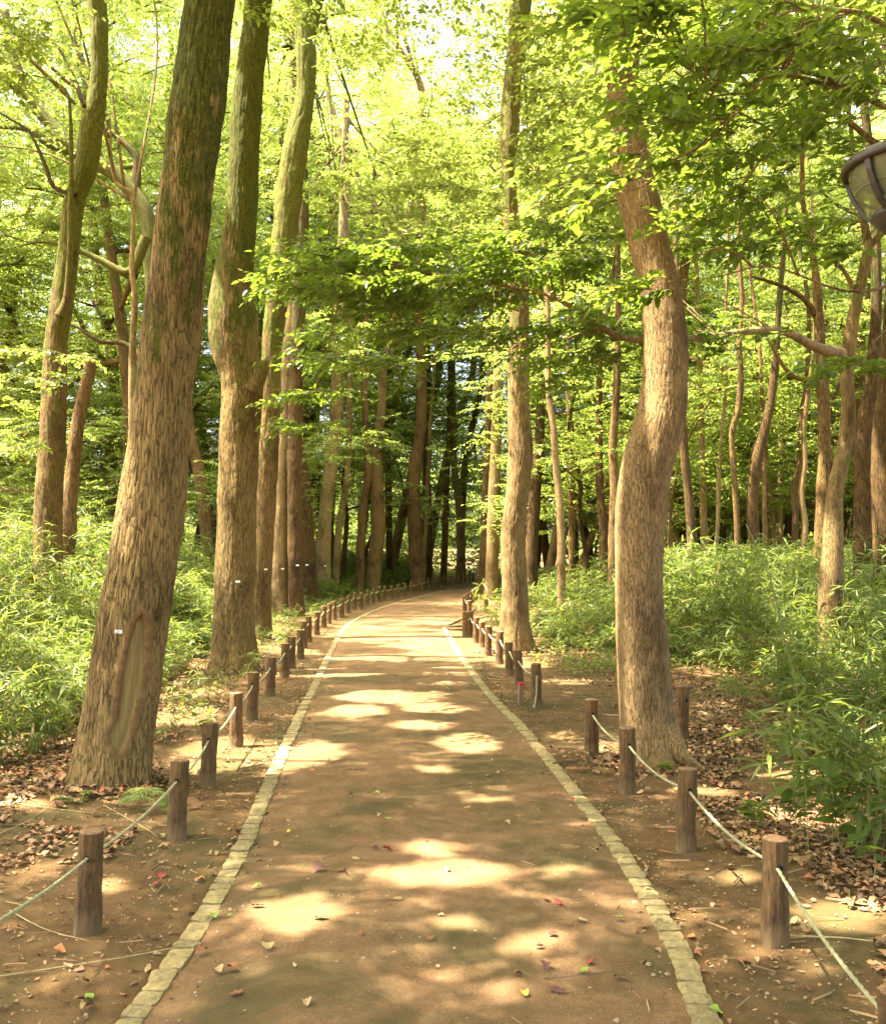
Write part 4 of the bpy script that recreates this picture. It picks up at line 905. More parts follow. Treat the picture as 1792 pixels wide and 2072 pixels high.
# individual plants
def blob_leaves(A, P, L, Wd, rng, yaw=None, pitch=None, two=True):
    n = len(P); V, Fq = leaf_tmpl(L, Wd, .3, .15, two)
    Vv, Ff = inst(V, Fq, rotm(rng.uniform(0, 6.28, n) if yaw is None else yaw, rng.normal(-.15, .3, n) if pitch is None else pitch, rng.normal(0, .25, n)), rng.uniform(.75, 1.2, n), P); A.add(Vv, Ff, 0)
def fern(px, py, Y, label, n_fr=4, L=.42, seed=0, z=0.0, face=0.0):
    rg = np.random.default_rng(seed); c = at(px, py, Y); c[2] = float(ground_z(c[0], c[1])) + z
    A = Acc()
    for k in range(n_fr):
        a = face + (k - (n_fr - 1) / 2) * .75 + rg.normal(0, .2); m = 15; t = np.linspace(0, 1, m); Lk = L * rg.uniform(.7, 1.1)
        P = np.stack([np.cos(a) * Lk * t, np.sin(a) * Lk * t, Lk * (.75 * t - .62 * t * t)], -1)
        A.addtube(np.column_stack([P, np.full(m, .0022)]), 4, 1)
        for sgn in (-1, 1):
            ll = Lk * .26 * np.sin(np.clip(t * .9 + .1, 0, 1) * math.pi) ** .6
            V, Fq = leaf_tmpl(1, .26, .1, .2, True)
            Vv, Ff = inst(V, Fq, rotm(np.full(m - 2, a + sgn * 1.15), np.full(m - 2, .05), np.full(m - 2, 0.0)), ll[2:], P[2:]); A.add(Vv, Ff, 0)
    return tag(link('fern', A.mesh('fern', [M['sasa'], M['culm']]), None, c), label, 'fern')
fern(235, 1600, 6.15, 'green fern frond growing in front of the foot of the scarred tree', 4, .36, 3, .04, 0.4)
fern(165, 1600, 6.25, 'small fern left of the scarred tree foot among dry leaves', 3, .24, 4, .0, 2.6)
def sapling(px, py, Y, label, h=.25, n=9, L=.09, seed=0, name='sapling'):
    rg = np.random.default_rng(seed); c = at(px, py, Y); c[2] = float(ground_z(c[0], c[1])); A = Acc()
    P = smooth_path(np.array([[0, 0, 0, .003], [rg.normal(0, .03), rg.normal(0, .03), h * .6, .0025], [rg.normal(0, .05), rg.normal(0, .04), h, .0015]]), .03)
    A.addtube(P, 5, 1); q = P[np.linspace(len(P) * .35, len(P) - 1, n).astype(int), :3]
    blob_leaves(A, q, L, L * .6, rg, np.arange(n) * 2.4 + rg.normal(0, .2, n))
    return tag(link(name, A.mesh(name, [M['leaf_near'], M['culm']]), None, c), label, 'plant')
sapling(335, 1650, 5.9, 'small leafy seedling beside the second post of the left row', .16, 8, .07, 1)
sapling(1345, 1560, 7.05, 'seedling with rounded leaves in front of the bow-shaped tree', .14, 8, .075, 2)
sapling(1490, 1640, 5.9, 'low seedling with heart-shaped leaves among dry leaves on the right', .16, 9, .09, 3)
sapling(1535, 1655, 5.8, 'second low seedling on the dry leaves, nearer the bamboo grass', .15, 8, .085, 4)
sapling(1610, 1640, 5.6, 'broad-leaved plant at the edge of the sunlit bamboo grass', .42, 14, .13, 5)
sapling(1700, 1650, 5.3, 'broad-leaved plant inside the sunlit bamboo grass', .5, 16, .14, 8)
sapling(1765, 1755, 4.9, 'pale star-shaped seedling at the right edge of the dry leaves', .2, 9, .10, 6)
sapling(395, 1500, 8.6, 'young bamboo shoot with two long leaves behind the fourth left post', .32, 5, .13, 7)
def bamboo_plant(px, py, Y, label, hs, seed, L=.2, W_=.024):
    rg = np.random.default_rng(seed); c = at(px, py, Y); A = Acc(); n = len(hs); pts = np.stack([c[0] + rg.normal(0, .14, n), c[1] + rg.normal(0, .12, n)], -1)
    sasa(A, pts, np.array(hs), rg, L, W_); c[2] = 0; A.V = [v - c for v in A.V]
    return tag(link('bamboo_grass_plant', A.mesh('bamboo_grass_plant', [M['sasa'], M['culm']]), None, c), label, 'bamboo grass')
bamboo_plant(1695, 1650, 5.6, 'bright sunlit bamboo grass clump leaning over the dry leaves at the right', [.62, .7, .5, .75, .55, .8, .45, .6, .4, .66, .5, .36], 1)
bamboo_plant(1640, 1540, 6.4, 'bamboo grass clump with pointed upright shoots just left of the sunlit clump', [.7, .62, .8, .5, .45, .66], 2)
bamboo_plant(1770, 1690, 5.2, 'bamboo grass clump at the right edge of the picture beside the pale seedling', [.55, .7, .6, .42, .5, .38], 3)
bamboo_plant(1000, 1300, 17.6, 'pale bamboo grass tuft arching over posts left of the straight tan tree', [.8, 1.0, .7, .5], 4, .3, .03)
# tall single stem in front of the right-hand thicket
c = at(1540, 1180, 9.0); A = Acc(); Pw = smooth_path(px_path([(1612, 1400, 5, 9.2), (1585, 1290, 4, 9.1), (1560, 1180, 3.5, 9), (1520, 1085, 3, 9), (1508, 1060, 2, 9)], 9, base=True), .1); 
base = Pw[0, :3].copy(); A.addtube(Pw, 5, 1); rg = np.random.default_rng(5); q = Pw[rg.integers(4, len(Pw), 10), :3]
V, Qb = blade_tmpl(.2, .02, .5); Vv, Ff = inst(V, Qb, rotm(rg.uniform(0, 6.28, 10), rg.uniform(-.4, .3, 10), np.zeros(10)), np.full(10, 1.0), q); A.add(Vv, Ff, 0); A.V = [v - base for v in A.V]
tag(link('bamboo_plant', A.mesh('bamboo_plant', [M['sasa'], M['culm']]), None, base), 'single tall thin bamboo stem rising above the right-hand thicket', 'bamboo')

# ------------------------------------------------------------------ posts and ropes
def post_proto(seed, H=.435, r=.054, gone=False):
    rg = np.random.default_rng(seed)
    root = thing('fence_post', (0, 0, 0), 'x', 'post')
    m = 56; n = 56; z = np.concatenate([[-.12], np.linspace(-.01, H, m)]); P = np.column_stack([0 * z, 0 * z, z, r * (1 + .10 * np.exp(-np.clip(z, 0, 9) / .05) + rg.normal(0, .004))])
    def dsp(Pc, Nn, th, s, rr):
        cyl = np.stack([np.cos(th) * rr, np.sin(th) * rr, s * .10], -1)
        a = 1 - np.abs(2 * vn(cyl * 75 , seed) - 1); b = fbm(np.stack([np.cos(th) * rr, np.sin(th) * rr, s], -1) * 16, seed + 2, 2) - .5
        return -.0058 * np.clip((a - .4) / .6, 0, 1) + b * .013 - .005 * np.exp(-np.clip(H - (Pc[:, 2]), 0, 1) / .006) * (vn(cyl * 60, seed + 8) > .45)
    V, Q, T, _ = tube(P, n, dsp, cap=False); link('log_body', mesh('log_body', V, Q, M['post']), root)
    top = V[-n:]; c = top.mean(0); rings = [top]; 
    for f_, dz in ((.93, .004), (.6, .005), (.25, .0045)): rings.append(c + (top - c) * f_ + [0, 0, dz] + rg.normal(0, .0006, (n, 3)))
    Vt = np.vstack(rings + [[c + [0, 0, .005]]]); Qt = [[k * n + j, k * n + (j + 1) % n, (k + 1) * n + (j + 1) % n, (k + 1) * n + j] for k in range(3) for j in range(n)]; Tt = [[3 * n + j, 3 * n + (j + 1) % n, 4 * n] for j in range(n)]
    link('cut_top', mesh('cut_top', Vt, [np.array(Qt), np.array(Tt)], M['posttop']), root)
    for sgn in (-1, 1):     # black discs painted for the shade inside the hole that the rope runs through
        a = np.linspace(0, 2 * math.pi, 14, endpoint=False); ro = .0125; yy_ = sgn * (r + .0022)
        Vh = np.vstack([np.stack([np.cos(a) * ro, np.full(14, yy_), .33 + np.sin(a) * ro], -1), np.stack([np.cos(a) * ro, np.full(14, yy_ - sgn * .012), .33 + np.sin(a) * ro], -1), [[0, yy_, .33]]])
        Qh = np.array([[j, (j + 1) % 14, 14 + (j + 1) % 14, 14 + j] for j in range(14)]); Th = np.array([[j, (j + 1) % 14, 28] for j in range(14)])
        link('rope_hole_shade', mesh('rope_hole_shade', Vh, [Qh, Th], M['hole']), root)
    return root
PP_ = [post_proto(1), post_proto(2), post_proto(3)]; pf = [True, True, True]; rgp = np.random.default_rng(77)
ORD = ['first', 'second', 'third', 'fourth', 'fifth', 'sixth', 'seventh', 'eighth', 'ninth', 'tenth', 'eleventh', 'twelfth', 'thirteenth', 'fourteenth', 'fifteenth', 'sixteenth', 'seventeenth', 'eighteenth', 'nineteenth', 'twentieth']
def ordn(k):
    if k < 20: return ORD[k]
    return ['twenty-', 'thirty-'][(k + 1) // 10 - 2] + ['', 'first', 'second', 'third', 'fourth', 'fifth', 'sixth', 'seventh', 'eighth', 'ninth'][(k + 1) % 10] if (k + 1) % 10 else {30: 'thirtieth', 40: 'fortieth'}[k + 1]
def put_post(x, y, k, label, group, ang=0.0, lean=(0, 0), hs=1.0, world=None):
    p = PP_[k % 3]
    if pf[k % 3]: pf[k % 3] = False; o = p
    else: o = copy_tree(p)
    g = gr(x, y) if world is None else np.array([*world, 0.0]); g[2] = float(ground_z(g[0], g[1])) * .5
    o.location = g; o.rotation_euler = (R(lean[0]), R(lean[1]), ang); o.scale = (1, 1, hs)
    o['label'] = label; o['group'] = group
    return np.array([g[0] + .33 * math.sin(R(lean[1])), g[1], g[2] + .33 * hs])
LP = [(178, 1885), (357, 1697), (420, 1592), (478, 1512), (510, 1457), (546, 1410), (576, 1372), (590, 1352), (608, 1334), (615, 1314), (625, 1299), (641, 1284), (655, 1272), (665, 1266), (677, 1257), (692, 1250), (704, 1243), (717, 1236), (731, 1233), (743, 1226), (755, 1222), (768, 1218), (778, 1216), (792, 1213), (805, 1211), (818, 1208), (832, 1204), (848, 1199), (864, 1195), (875, 1192), (886, 1189), (899, 1187), (911, 1186), (922, 1184), (932, 1182), (941, 1180.5), (950, 1180), (957, 1179)]
gl = gp(LP)
def seg_ang(G, k):
    a = G[max(0, k - 1)]; b = G[min(len(G) - 1, k + 1)]; return math.atan2(b[1] - a[1], b[0] - a[0]) - math.pi / 2
LX = {0: 'nearest post of the left rope fence, rough dark bark, litter on its cut top', 1: 'second post of the left rope fence, in front of the scarred tree foot', 2: 'third post of the left rope fence, half in sunlight', 3: 'fourth post of the left rope fence, in the bright patch', 4: 'fifth post of the left rope fence, sunlit pale top'}
hl = []
for k, (x, y) in enumerate(LP):
    hl.append(put_post(x, y, k, LX.get(k, ordn(k) + ' post from the camera in the left rope fence'), 'log posts of the left rope fence', seg_ang(gl, k), (rgp.normal(0, 2.0), rgp.normal(0, 2.0) + (3 if k == 0 else 0)), rgp.uniform(.96, 1.04)))
RP = [(1567, 1910), (1387, 1720), (1270, 1605), (1196, 1528)]
RPf = [(1087, 1430), (1052, 1395), (1030, 1369), (1010, 1344), (987, 1327), (976, 1310), (963, 1301), (951, 1287), (941, 1289)]
grr = gp(RP); hr = []
near = np.array([1.245, 2.75, 0])
hr0 = put_post(0, 0, 2, 'reddish topped log post cut by the bottom right corner', 'log posts of the right rope fence', 0.02, (0, 0), 1.0, (near[0], near[1]))
RL = ['second post from the bottom right corner, sunlit rough bark and reddish cut top', 'right-hand post in shade midway between the bow-shaped tree and the sunlit post', 'right-hand post standing just in front of the foot of the bow-shaped tree', 'right-hand post left of the bow-shaped tree, last before the gap']
for k, (x, y) in enumerate(RP):
    hr.append(put_post(x, y, k, RL[k], 'log posts of the right rope fence', seg_ang(grr, k), (rgp.normal(0, 1.5), rgp.normal(0, 1.6))))
put_post(1379, 1500, 1, 'lone black-brown post behind the right side of the bow-shaped tree', None, 0.4, (0, 2), 1.05)
gf = gp(RPf); hf = []
for k, (x, y) in enumerate(RPf):
    hf.append(put_post(x, y, k + 1, ordn(k) + ' right-hand post beyond the gap, counting away from the camera', 'far right posts beside the straight tan tree', seg_ang(gf, k), (rgp.normal(0, 2), rgp.normal(0, 2.4)), rgp.uniform(.95, 1.05)))
FR = [(949, 1252), (940, 1238), (946, 1233), (952, 1227), (957, 1222), (963, 1217)]
g2 = gp(FR); h2 = []
for k, (x, y) in enumerate(FR):
    h2.append(put_post(x, y, k, ordn(k) + ' post of the short far row right of the path bend, across the side path', 'posts of the far right row', seg_ang(g2, k), (0, rgp.normal(0, 1.2)), .95))
put_post(983, 1241, 2, 'lone post at the foot of the twin trunks beyond the side path', None, 0.3)

def rope_mesh(pts_list, sag, rad, detail, extra=None):
    """one rope threaded through the given points, hanging between them"""
    rows = []
    for a, b, sg in zip(pts_list[:-1], pts_list[1:], sag):
        L = np.linalg.norm(b - a); n = max(6, int(L / detail)); t = np.linspace(0, 1, n, endpoint=False)[:, None]
        p = a + (b - a) * t; p[:, 2] -= (4 * sg * t * (1 - t))[:, 0]; rows.append(p)
    P = np.vstack(rows + [pts_list[-1][None]])
    if extra is not None: P = np.vstack([P, extra])
    path = np.column_stack([P, np.full(len(P), rad)])
    def tw(Pc, Nn, th, s, rr): return rr * .20 * np.cos(3 * th - s * 2 * math.pi / .05 * 1.0 * 1.0)
    return tube(path, 18, tw)
def add_rope(pts, sag, label, rad=.0064, detail=.006, extra=None, name='rope'):
    V, Q, T, _ = rope_mesh(pts, sag, rad, detail, extra); loc = pts[0].copy()
    return tag(link(name, mesh(name, V - loc, [Q, T], M['rope']), None, loc), label, 'rope')
pre = gr(-60, 2120); start = np.array([hl[0][0] - .10, hl[0][1] - 1.35, .33]); start = at(-60, 1895, 3.05)
add_rope([start] + hl[:12], [.02, .03] + [.035] * 11, 'pale twisted rope threaded through the near posts of the left fence')
add_rope(hl[11:], [.04] * 40, 'pale rope linking the distant posts of the left fence along the bend', .009, .05)
hole_near = hr0
add_rope([at(1850, 2150, 2.2) , hole_near] + hr, [.03, .035, .045, .05, .05], 'pale twisted rope sagging through the near right-hand posts')
pA = hr[3] + [0, -.02, .0]; pB = gr(1379, 1500) + [0, 0, .36]
dk = add_rope([pA + [.03, .03, -.01], pB], [.06], 'thin rope, shaded underside painted dark, from the last near right post behind the bow-shaped tree', .006, .02)
dk.data.materials.clear(); dk.data.materials.append(M['twig'])  # dark brown stands in for the shade on the rope's underside
h0 = hf[0]; tail = np.array([h0 + [.005, -.065, 0], h0 + [.0, -.085, -.06], h0 + [-.005, -.09, -.2], h0 + [-.03, -.12, -.325]])
add_rope(list(reversed(hf)), [.05] * 9, 'white rope sagging between the posts beside the straight tan tree, its loose end hanging down', .009, .02, smooth_path(np.column_stack([tail, np.zeros(4)]), .01)[:, :3])
add_rope(h2, [.04] * 6, 'pale rope on the short far row of posts right of the bend', .01, .06)

# small red-topped stake
g = gr(1053, 1425); g[2] = float(ground_z(g[0], g[1])); st = thing('survey_stake', g, 'short square wooden stake with a red painted top beside the right posts', 'stake')
def boxm(name, c, s, mat, parent, bev=.002):
    V = np.array([[x, y, z] for z in (-1, 1) for y in (-1, 1) for x in (-1, 1)], float) * np.array(s) / 2 + c
    me = mesh(name, V, np.array([[0, 2, 3, 1], [4, 5, 7, 6], [0, 1, 5, 4], [2, 6, 7, 3], [0, 4, 6, 2], [1, 3, 7, 5]]), mat, smooth=False)
    o = link(name, me, parent); b = o.modifiers.new('bevel', 'BEVEL'); b.width = bev; b.segments = 2; return o
boxm('stake_body', (0, 0, .06), (.052, .052, .28), plain('stake_wood', (.26, .16, .085), .8, .3, 30, .003, stretch=(1, 1, .1)), st, .004)
boxm('red_top', (0, 0, .213), (.055, .055, .03), M['redpaint'], st, .004)
st.rotation_euler = (R(1), R(1), .2)

# ------------------------------------------------------------------ number tags on trunks
def trunk_tag(px, py, root_name, Y, label, wpx=18, hpx=7, text=None, tilt=0, yaw=0):
    c = at(px, py, Y); t = thing('tree_number_tag', c, label, 'tag'); w_ = wpx / F * Y; h_ = hpx / F * Y
    boxm('plate', (0, 0, 0), (w_, .003, h_), M['white'], t, .0008)
    if text:
        cu = bpy.data.curves.new('number', 'FONT'); cu.body = text; cu.size = h_ * .95; cu.align_x = 'CENTER'; cu.align_y = 'CENTER'; cu.extrude = .0004
        tmp = bpy.data.objects.new('tmp', cu); sc.collection.objects.link(tmp); dg = bpy.context.evaluated_depsgraph_get(); me = bpy.data.meshes.new_from_object(tmp.evaluated_get(dg))
        bpy.data.objects.remove(tmp); me.materials.clear(); me.materials.append(M['black'])
        o = link('number', me, t); o.rotation_euler = (math.pi / 2, 0, 0); o.location = (0, -.0022, 0)
    t.rotation_euler = (0, R(tilt), R(yaw)); return t
def surf_depth(PPath, py, Y):
    z = at(0, py, Y)[2]; i = np.argmin(abs(PPath[:, 2] - z)); return PPath[i, 1] - PPath[i, 3]
trunk_tag(240, 1278, 'a', surf_depth(PA, 1278, d1) + .005, 'small white number tag nailed left of the healed wound on the big tree', 17, 7, '221', 3, -14)
trunk_tag(481, 1177, 'b', surf_depth(PB, 1177, 12.9) - .012, 'small white tag on the knobbed mossy trunk', 10, 4, None, 0, 0)
trunk_tag(538, 1152, 'c', surf_depth(PC, 1152, 17.7) - .012, 'tiny white tag on the dark trunk of the yellow-mossed tree', 7, 3)
trunk_tag(572, 1151, 'd', surf_depth(PD, 1151, 22.8) - .012, 'tiny white tag on the pale smooth trunk', 6, 3)
trunk_tag(602, 1144, 'e', surf_depth(PE, 1144, 22.8) - .02, 'tiny white tag on the rough sunlit-edged trunk', 6, 3)
trunk_tag(621, 1143, 'f', surf_depth(PF, 1143, 27) - .02, 'tiny white tag on the dark left-leaning trunk', 6, 3)
trunk_tag(658, 1145, 'g', surf_depth(PG, 1145, 31) - .02, 'tiny white tag on the pale mossy trunk at the bend', 5, 2.5)

# ------------------------------------------------------------------ street lamp at the right edge
lc = at(1862, 332, 3.3); lamp = thing('street_lamp', (lc[0], lc[1], 0.0), 'dark metal park lamp with a tapered frosted lantern at the upper right edge', 'lamp')
z0 = lc[2]
def lathe(name, prof, mat, parent, n=64, thick=0):
    pr = np.array(prof, float); a = np.linspace(0, 2 * math.pi, n, endpoint=False)
    V = np.stack([pr[:, None, 0] * np.cos(a), pr[:, None, 0] * np.sin(a), np.repeat(pr[:, 1:2], n, 1)], -1).reshape(-1, 3); m = len(pr)
    i, j = np.meshgrid(np.arange(m - 1), np.arange(n), indexing='ij'); Q = np.stack([i * n + j, i * n + (j + 1) % n, (i + 1) * n + (j + 1) % n, (i + 1) * n + j], -1).reshape(-1, 4)
    return link(name, mesh(name, V, Q, mat), parent)
prof = [(.232, z0 - .004), (.222, z0 - .05), (.203, z0 - .095), (.178, z0 - .135), (.150, z0 - .168)]
lathe('glass_shade', [(r_, z_) for r_, z_ in prof], M['glass'], lamp)
lathe('rim', [(.225, z0 - .012), (.247, z0 - .018), (.253, z0 - .006), (.251, z0 + .012), (.240, z0 + .02), (.222, z0 + .018), (.225, z0 - .012)], M['metal'], lamp)
lathe('roof', [(.24, z0 + .02), (.17, z0 + .05), (.08, z0 + .075), (.03, z0 + .085), (.02, z0 + .12), (.0005, z0 + .13)], M['metal'], lamp)
lathe('far_rim_edge', [(.20, z0 - .080), (.206, z0 - .080), (.206, z0 - .090), (.20, z0 - .090), (.20, z0 - .080)], M['metal'], lamp)  # separate ring standing for the rim's far edge seen through the glass
lathe('base_dish', [(.153, z0 - .160), (.160, z0 - .168), (.157, z0 - .180), (.13, z0 - .205), (.09, z0 - .225), (.05, z0 - .24), (.045, z0 - .30), (.055, z0 - .31), (.055, z0 - .33), (.04, z0 - .34), (.0005, z0 - .34)], M['metal'], lamp)
lathe('pole', [(.0005, z0 - .32), (.036, z0 - .33), (.040, 1.2), (.048, 1.15), (.055, .2), (.085, .12), (.09, 0), (.09, -.1)], M['metal'], lamp)
for k in range(6):
    a = R(203 + 60 * k); d = np.array([math.cos(a), math.sin(a)]); t_ = np.array([-d[1], d[0]]); V = []
    for r_, z_ in [(.240, z0), (.231, z0 - .05), (.212, z0 - .098), (.187, z0 - .14), (.157, z0 - .172)]:
        for (dr, dt) in ((.006, -.011), (.006, .011), (-.007, .011), (-.007, -.011)): V.append([*(d * (r_ + dr) + t_ * dt), z_])
    Q = [[q * 4 + j, q * 4 + (j + 1) % 4, (q + 1) * 4 + (j + 1) % 4, (q + 1) * 4 + j] for q in range(4) for j in range(4)]
    o = link('rib', mesh('rib', np.array(V), np.array(Q), M['metal'], smooth=False), lamp)

# ------------------------------------------------------------------ fallen leaves and litter
def dry_leaf(L, Wd, curl, rg):
    """irregular lobed outline on a small curled grid"""
    m = 7; t = np.linspace(0, 1, m); wv = np.sin(np.clip(t * .93 + .05, 0, 1) * math.pi) ** .7 * (1 + rg.normal(0, .10, m)); V = []
    ph = rg.uniform(0, 6)
    for k in range(m):
        for s in (-1, 0, 1):
            x_ = (t[k] - .5) * L; y_ = s * wv[k] * Wd / 2; z_ = curl * (y_ / Wd * 2) ** 2 * Wd * .9 + curl * .5 * L * math.sin(t[k] * 4 + ph) * .35 + .004 * abs(s) * rg.normal(0, 1)
            V.append([x_, y_, z_])
    V = np.array(V); V[:, 2] -= V[:, 2].min(); Q = np.array([[k * 3 + s, k * 3 + s + 1, (k + 1) * 3 + s + 1, (k + 1) * 3 + s] for k in range(m - 1) for s in (0, 1)]); return V, Q
rng = np.random.default_rng(808)
DL = [dry_leaf(.075, rng.uniform(.035, .055), rng.uniform(-.2, .55), rng) for _ in range(10)]
def litter(A, X, Y, rng, lo=.32, hi=.82, pile=.02):
    kd = rng.integers(0, 10, len(X)); Z = ground_z(X, Y) + rng.uniform(.003, .003 + pile, len(X))
    for k in range(10):
        s = kd == k; n = s.sum()
        if n: A.add(*inst(DL[k][0], DL[k][1], rotm(rng.uniform(0, 6.28, n), rng.normal(0, .22, n), rng.normal(0, .22, n)), rng.uniform(lo, hi, n), np.stack([X[s], Y[s], Z[s]], -1)), 0)
A = Acc()
def fill(n, x0, x1, y0, y1, f):
    X, Y = area(n, y0, y1, x0, x1, rng); k = f(X, Y, fbm(np.stack([X, Y, 0 * X], -1) * 1.6, 51)); litter(A, X[k], Y[k], rng)
fill(15000, -5.5, -1.75, 3.0, 9.0, lambda X, Y, f: (f > .40 + .30 * np.clip((X + 2.9) / 1.1, 0, 1) - .15 * (X < -2.6)) & (X < -1.75 - .6 * (Y > 6.3)))
fill(7000, -5.5, -2.2, 8.0, 16.0, lambda X, Y, f: f > .5)
fill(26000, 1.5, 5.5, 2.9, 9.0, lambda X, Y, f: (f > .36 - .14 * (Y < 6.5) + .4 * np.clip((1.95 - X) / .5, 0, 1)))
fill(17000, 1.3, 6.5, 8.5, 17.5, lambda X, Y, f: (f > .40 + .3 * np.clip((2.1 - X) / .6, 0, 1)) & (X > rx(Y) + .7))
fill(3000, -4, 4, 17, 30, lambda X, Y, f: ((X < lx(Y) - .5) | (X > 1.0)) & (f > .5))
fill(700, -2.2, 2.4, 2.6, 14, lambda X, Y, f: ((X < lx(Y) - .1) | (X > rx(Y) + .1)))
for rt_, r0_, nn in ((scar_tree, .30, 420), (treeS, .24, 420), (treeR, .28, 300), (treeB, .34, 300), (treeC, .26, 160)):   # drifts against the trunk feet
    a_ = rng.uniform(0, 6.28, nn); q_ = r0_ + rng.exponential(.16, nn); litter(A, rt_.location.x + q_ * np.cos(a_), rt_.location.y + q_ * np.sin(a_), rng, .4, .95, .04)
for ln, sg in ((le, 1), (re_, -1)):      # small leaves gathered along the kerbs
    Y = rng.uniform(2.9, 15, 420); X = np.interp(Y, ln[:, 1], ln[:, 0]) + sg * rng.choice([-1, 1], 420, p=[.65, .35]) * (.065 + rng.exponential(.05, 420)); litter(A, X, Y, rng, .12, .5, .004)
n = 30000; X, Y = area(n, 2.8, 15, -4.2, 4.4, rng); vg = (X < lx(Y) - .08) | (X > rx(Y) + .08); k = (vg & (fbm(np.stack([X, Y, 0 * X], -1) * 2.4, 52) > .42)) | (~vg & (rng.random(n) < .05)); litter(A, X[k], Y[k], rng, .08, .36, .004)
tag(link('leaf_litter', A.mesh('leaf_litter', [M['litter']])), 'dry brown leaf litter heaped beside the ropes', 'leaf litter', None, 'stuff')
# tiny bits of bark and grit on the path and verges
A = Acc(); n = 5200; X, Y = area(n, 3.0, 16, -2.0, 2.0, rng); GX, GY = X, Y; V = np.array([[-1, -1, 0], [1, -1, 0], [1, 1, 0], [-1, 1, 0], [-.7, -.7, .8], [.7, -.7, .8], [.7, .7, .8], [-.7, .7, .8]], float)
Qc = np.array([[0, 1, 5, 4], [1, 2, 6, 5], [2, 3, 7, 6], [3, 0, 4, 7], [4, 5, 6, 7]]); Vv, Ff = inst(V, Qc, rotm(rng.uniform(0, 6.28, n), 0 * X, 0 * X), rng.exponential(.0016, n) + .0012, np.stack([X, Y, ground_z(X, Y) * (np.abs(X) > 1.2) + .010], -1))
A.add(Vv, Ff, 0); n = 5200; X, Y = area(n, 2.9, 13, -3.6, 4.2, rng); k = ((X < lx(Y) - .1) | (X > rx(Y) + .1)) | (rng.random(n) < .10); X, Y = X[k], Y[k]; n = len(X)
V = np.array([[-1, -.05, -.03], [1, -.04, -.03], [1, .04, -.03], [-1, .05, -.03], [-1, 0, .06], [1, 0, .05]], float); B_ = Acc()
B_.add(*inst(V, np.array([[0, 1, 5, 4], [2, 3, 4, 5], [0, 3, 2, 1]]), rotm(rng.uniform(0, 6.28, n), rng.normal(0, .08, n), 0 * X), rng.exponential(.018, n) + .010, np.stack([X, Y, ground_z(X, Y) * (np.abs(X) > 1.2) + .014], -1)), 0)
tag(link('plant_debris', B_.mesh('plant_debris', [M['litter']], False)), 'fine dry twiglets and straw strewn over the soil', 'plant debris', None, 'stuff')
tag(link('grit', A.mesh('grit', [plain('grit_stone', (.36, .27, .16), .9, .35, 200)], False)), 'coarse grit scattered over the soil', 'grit', None, 'stuff')
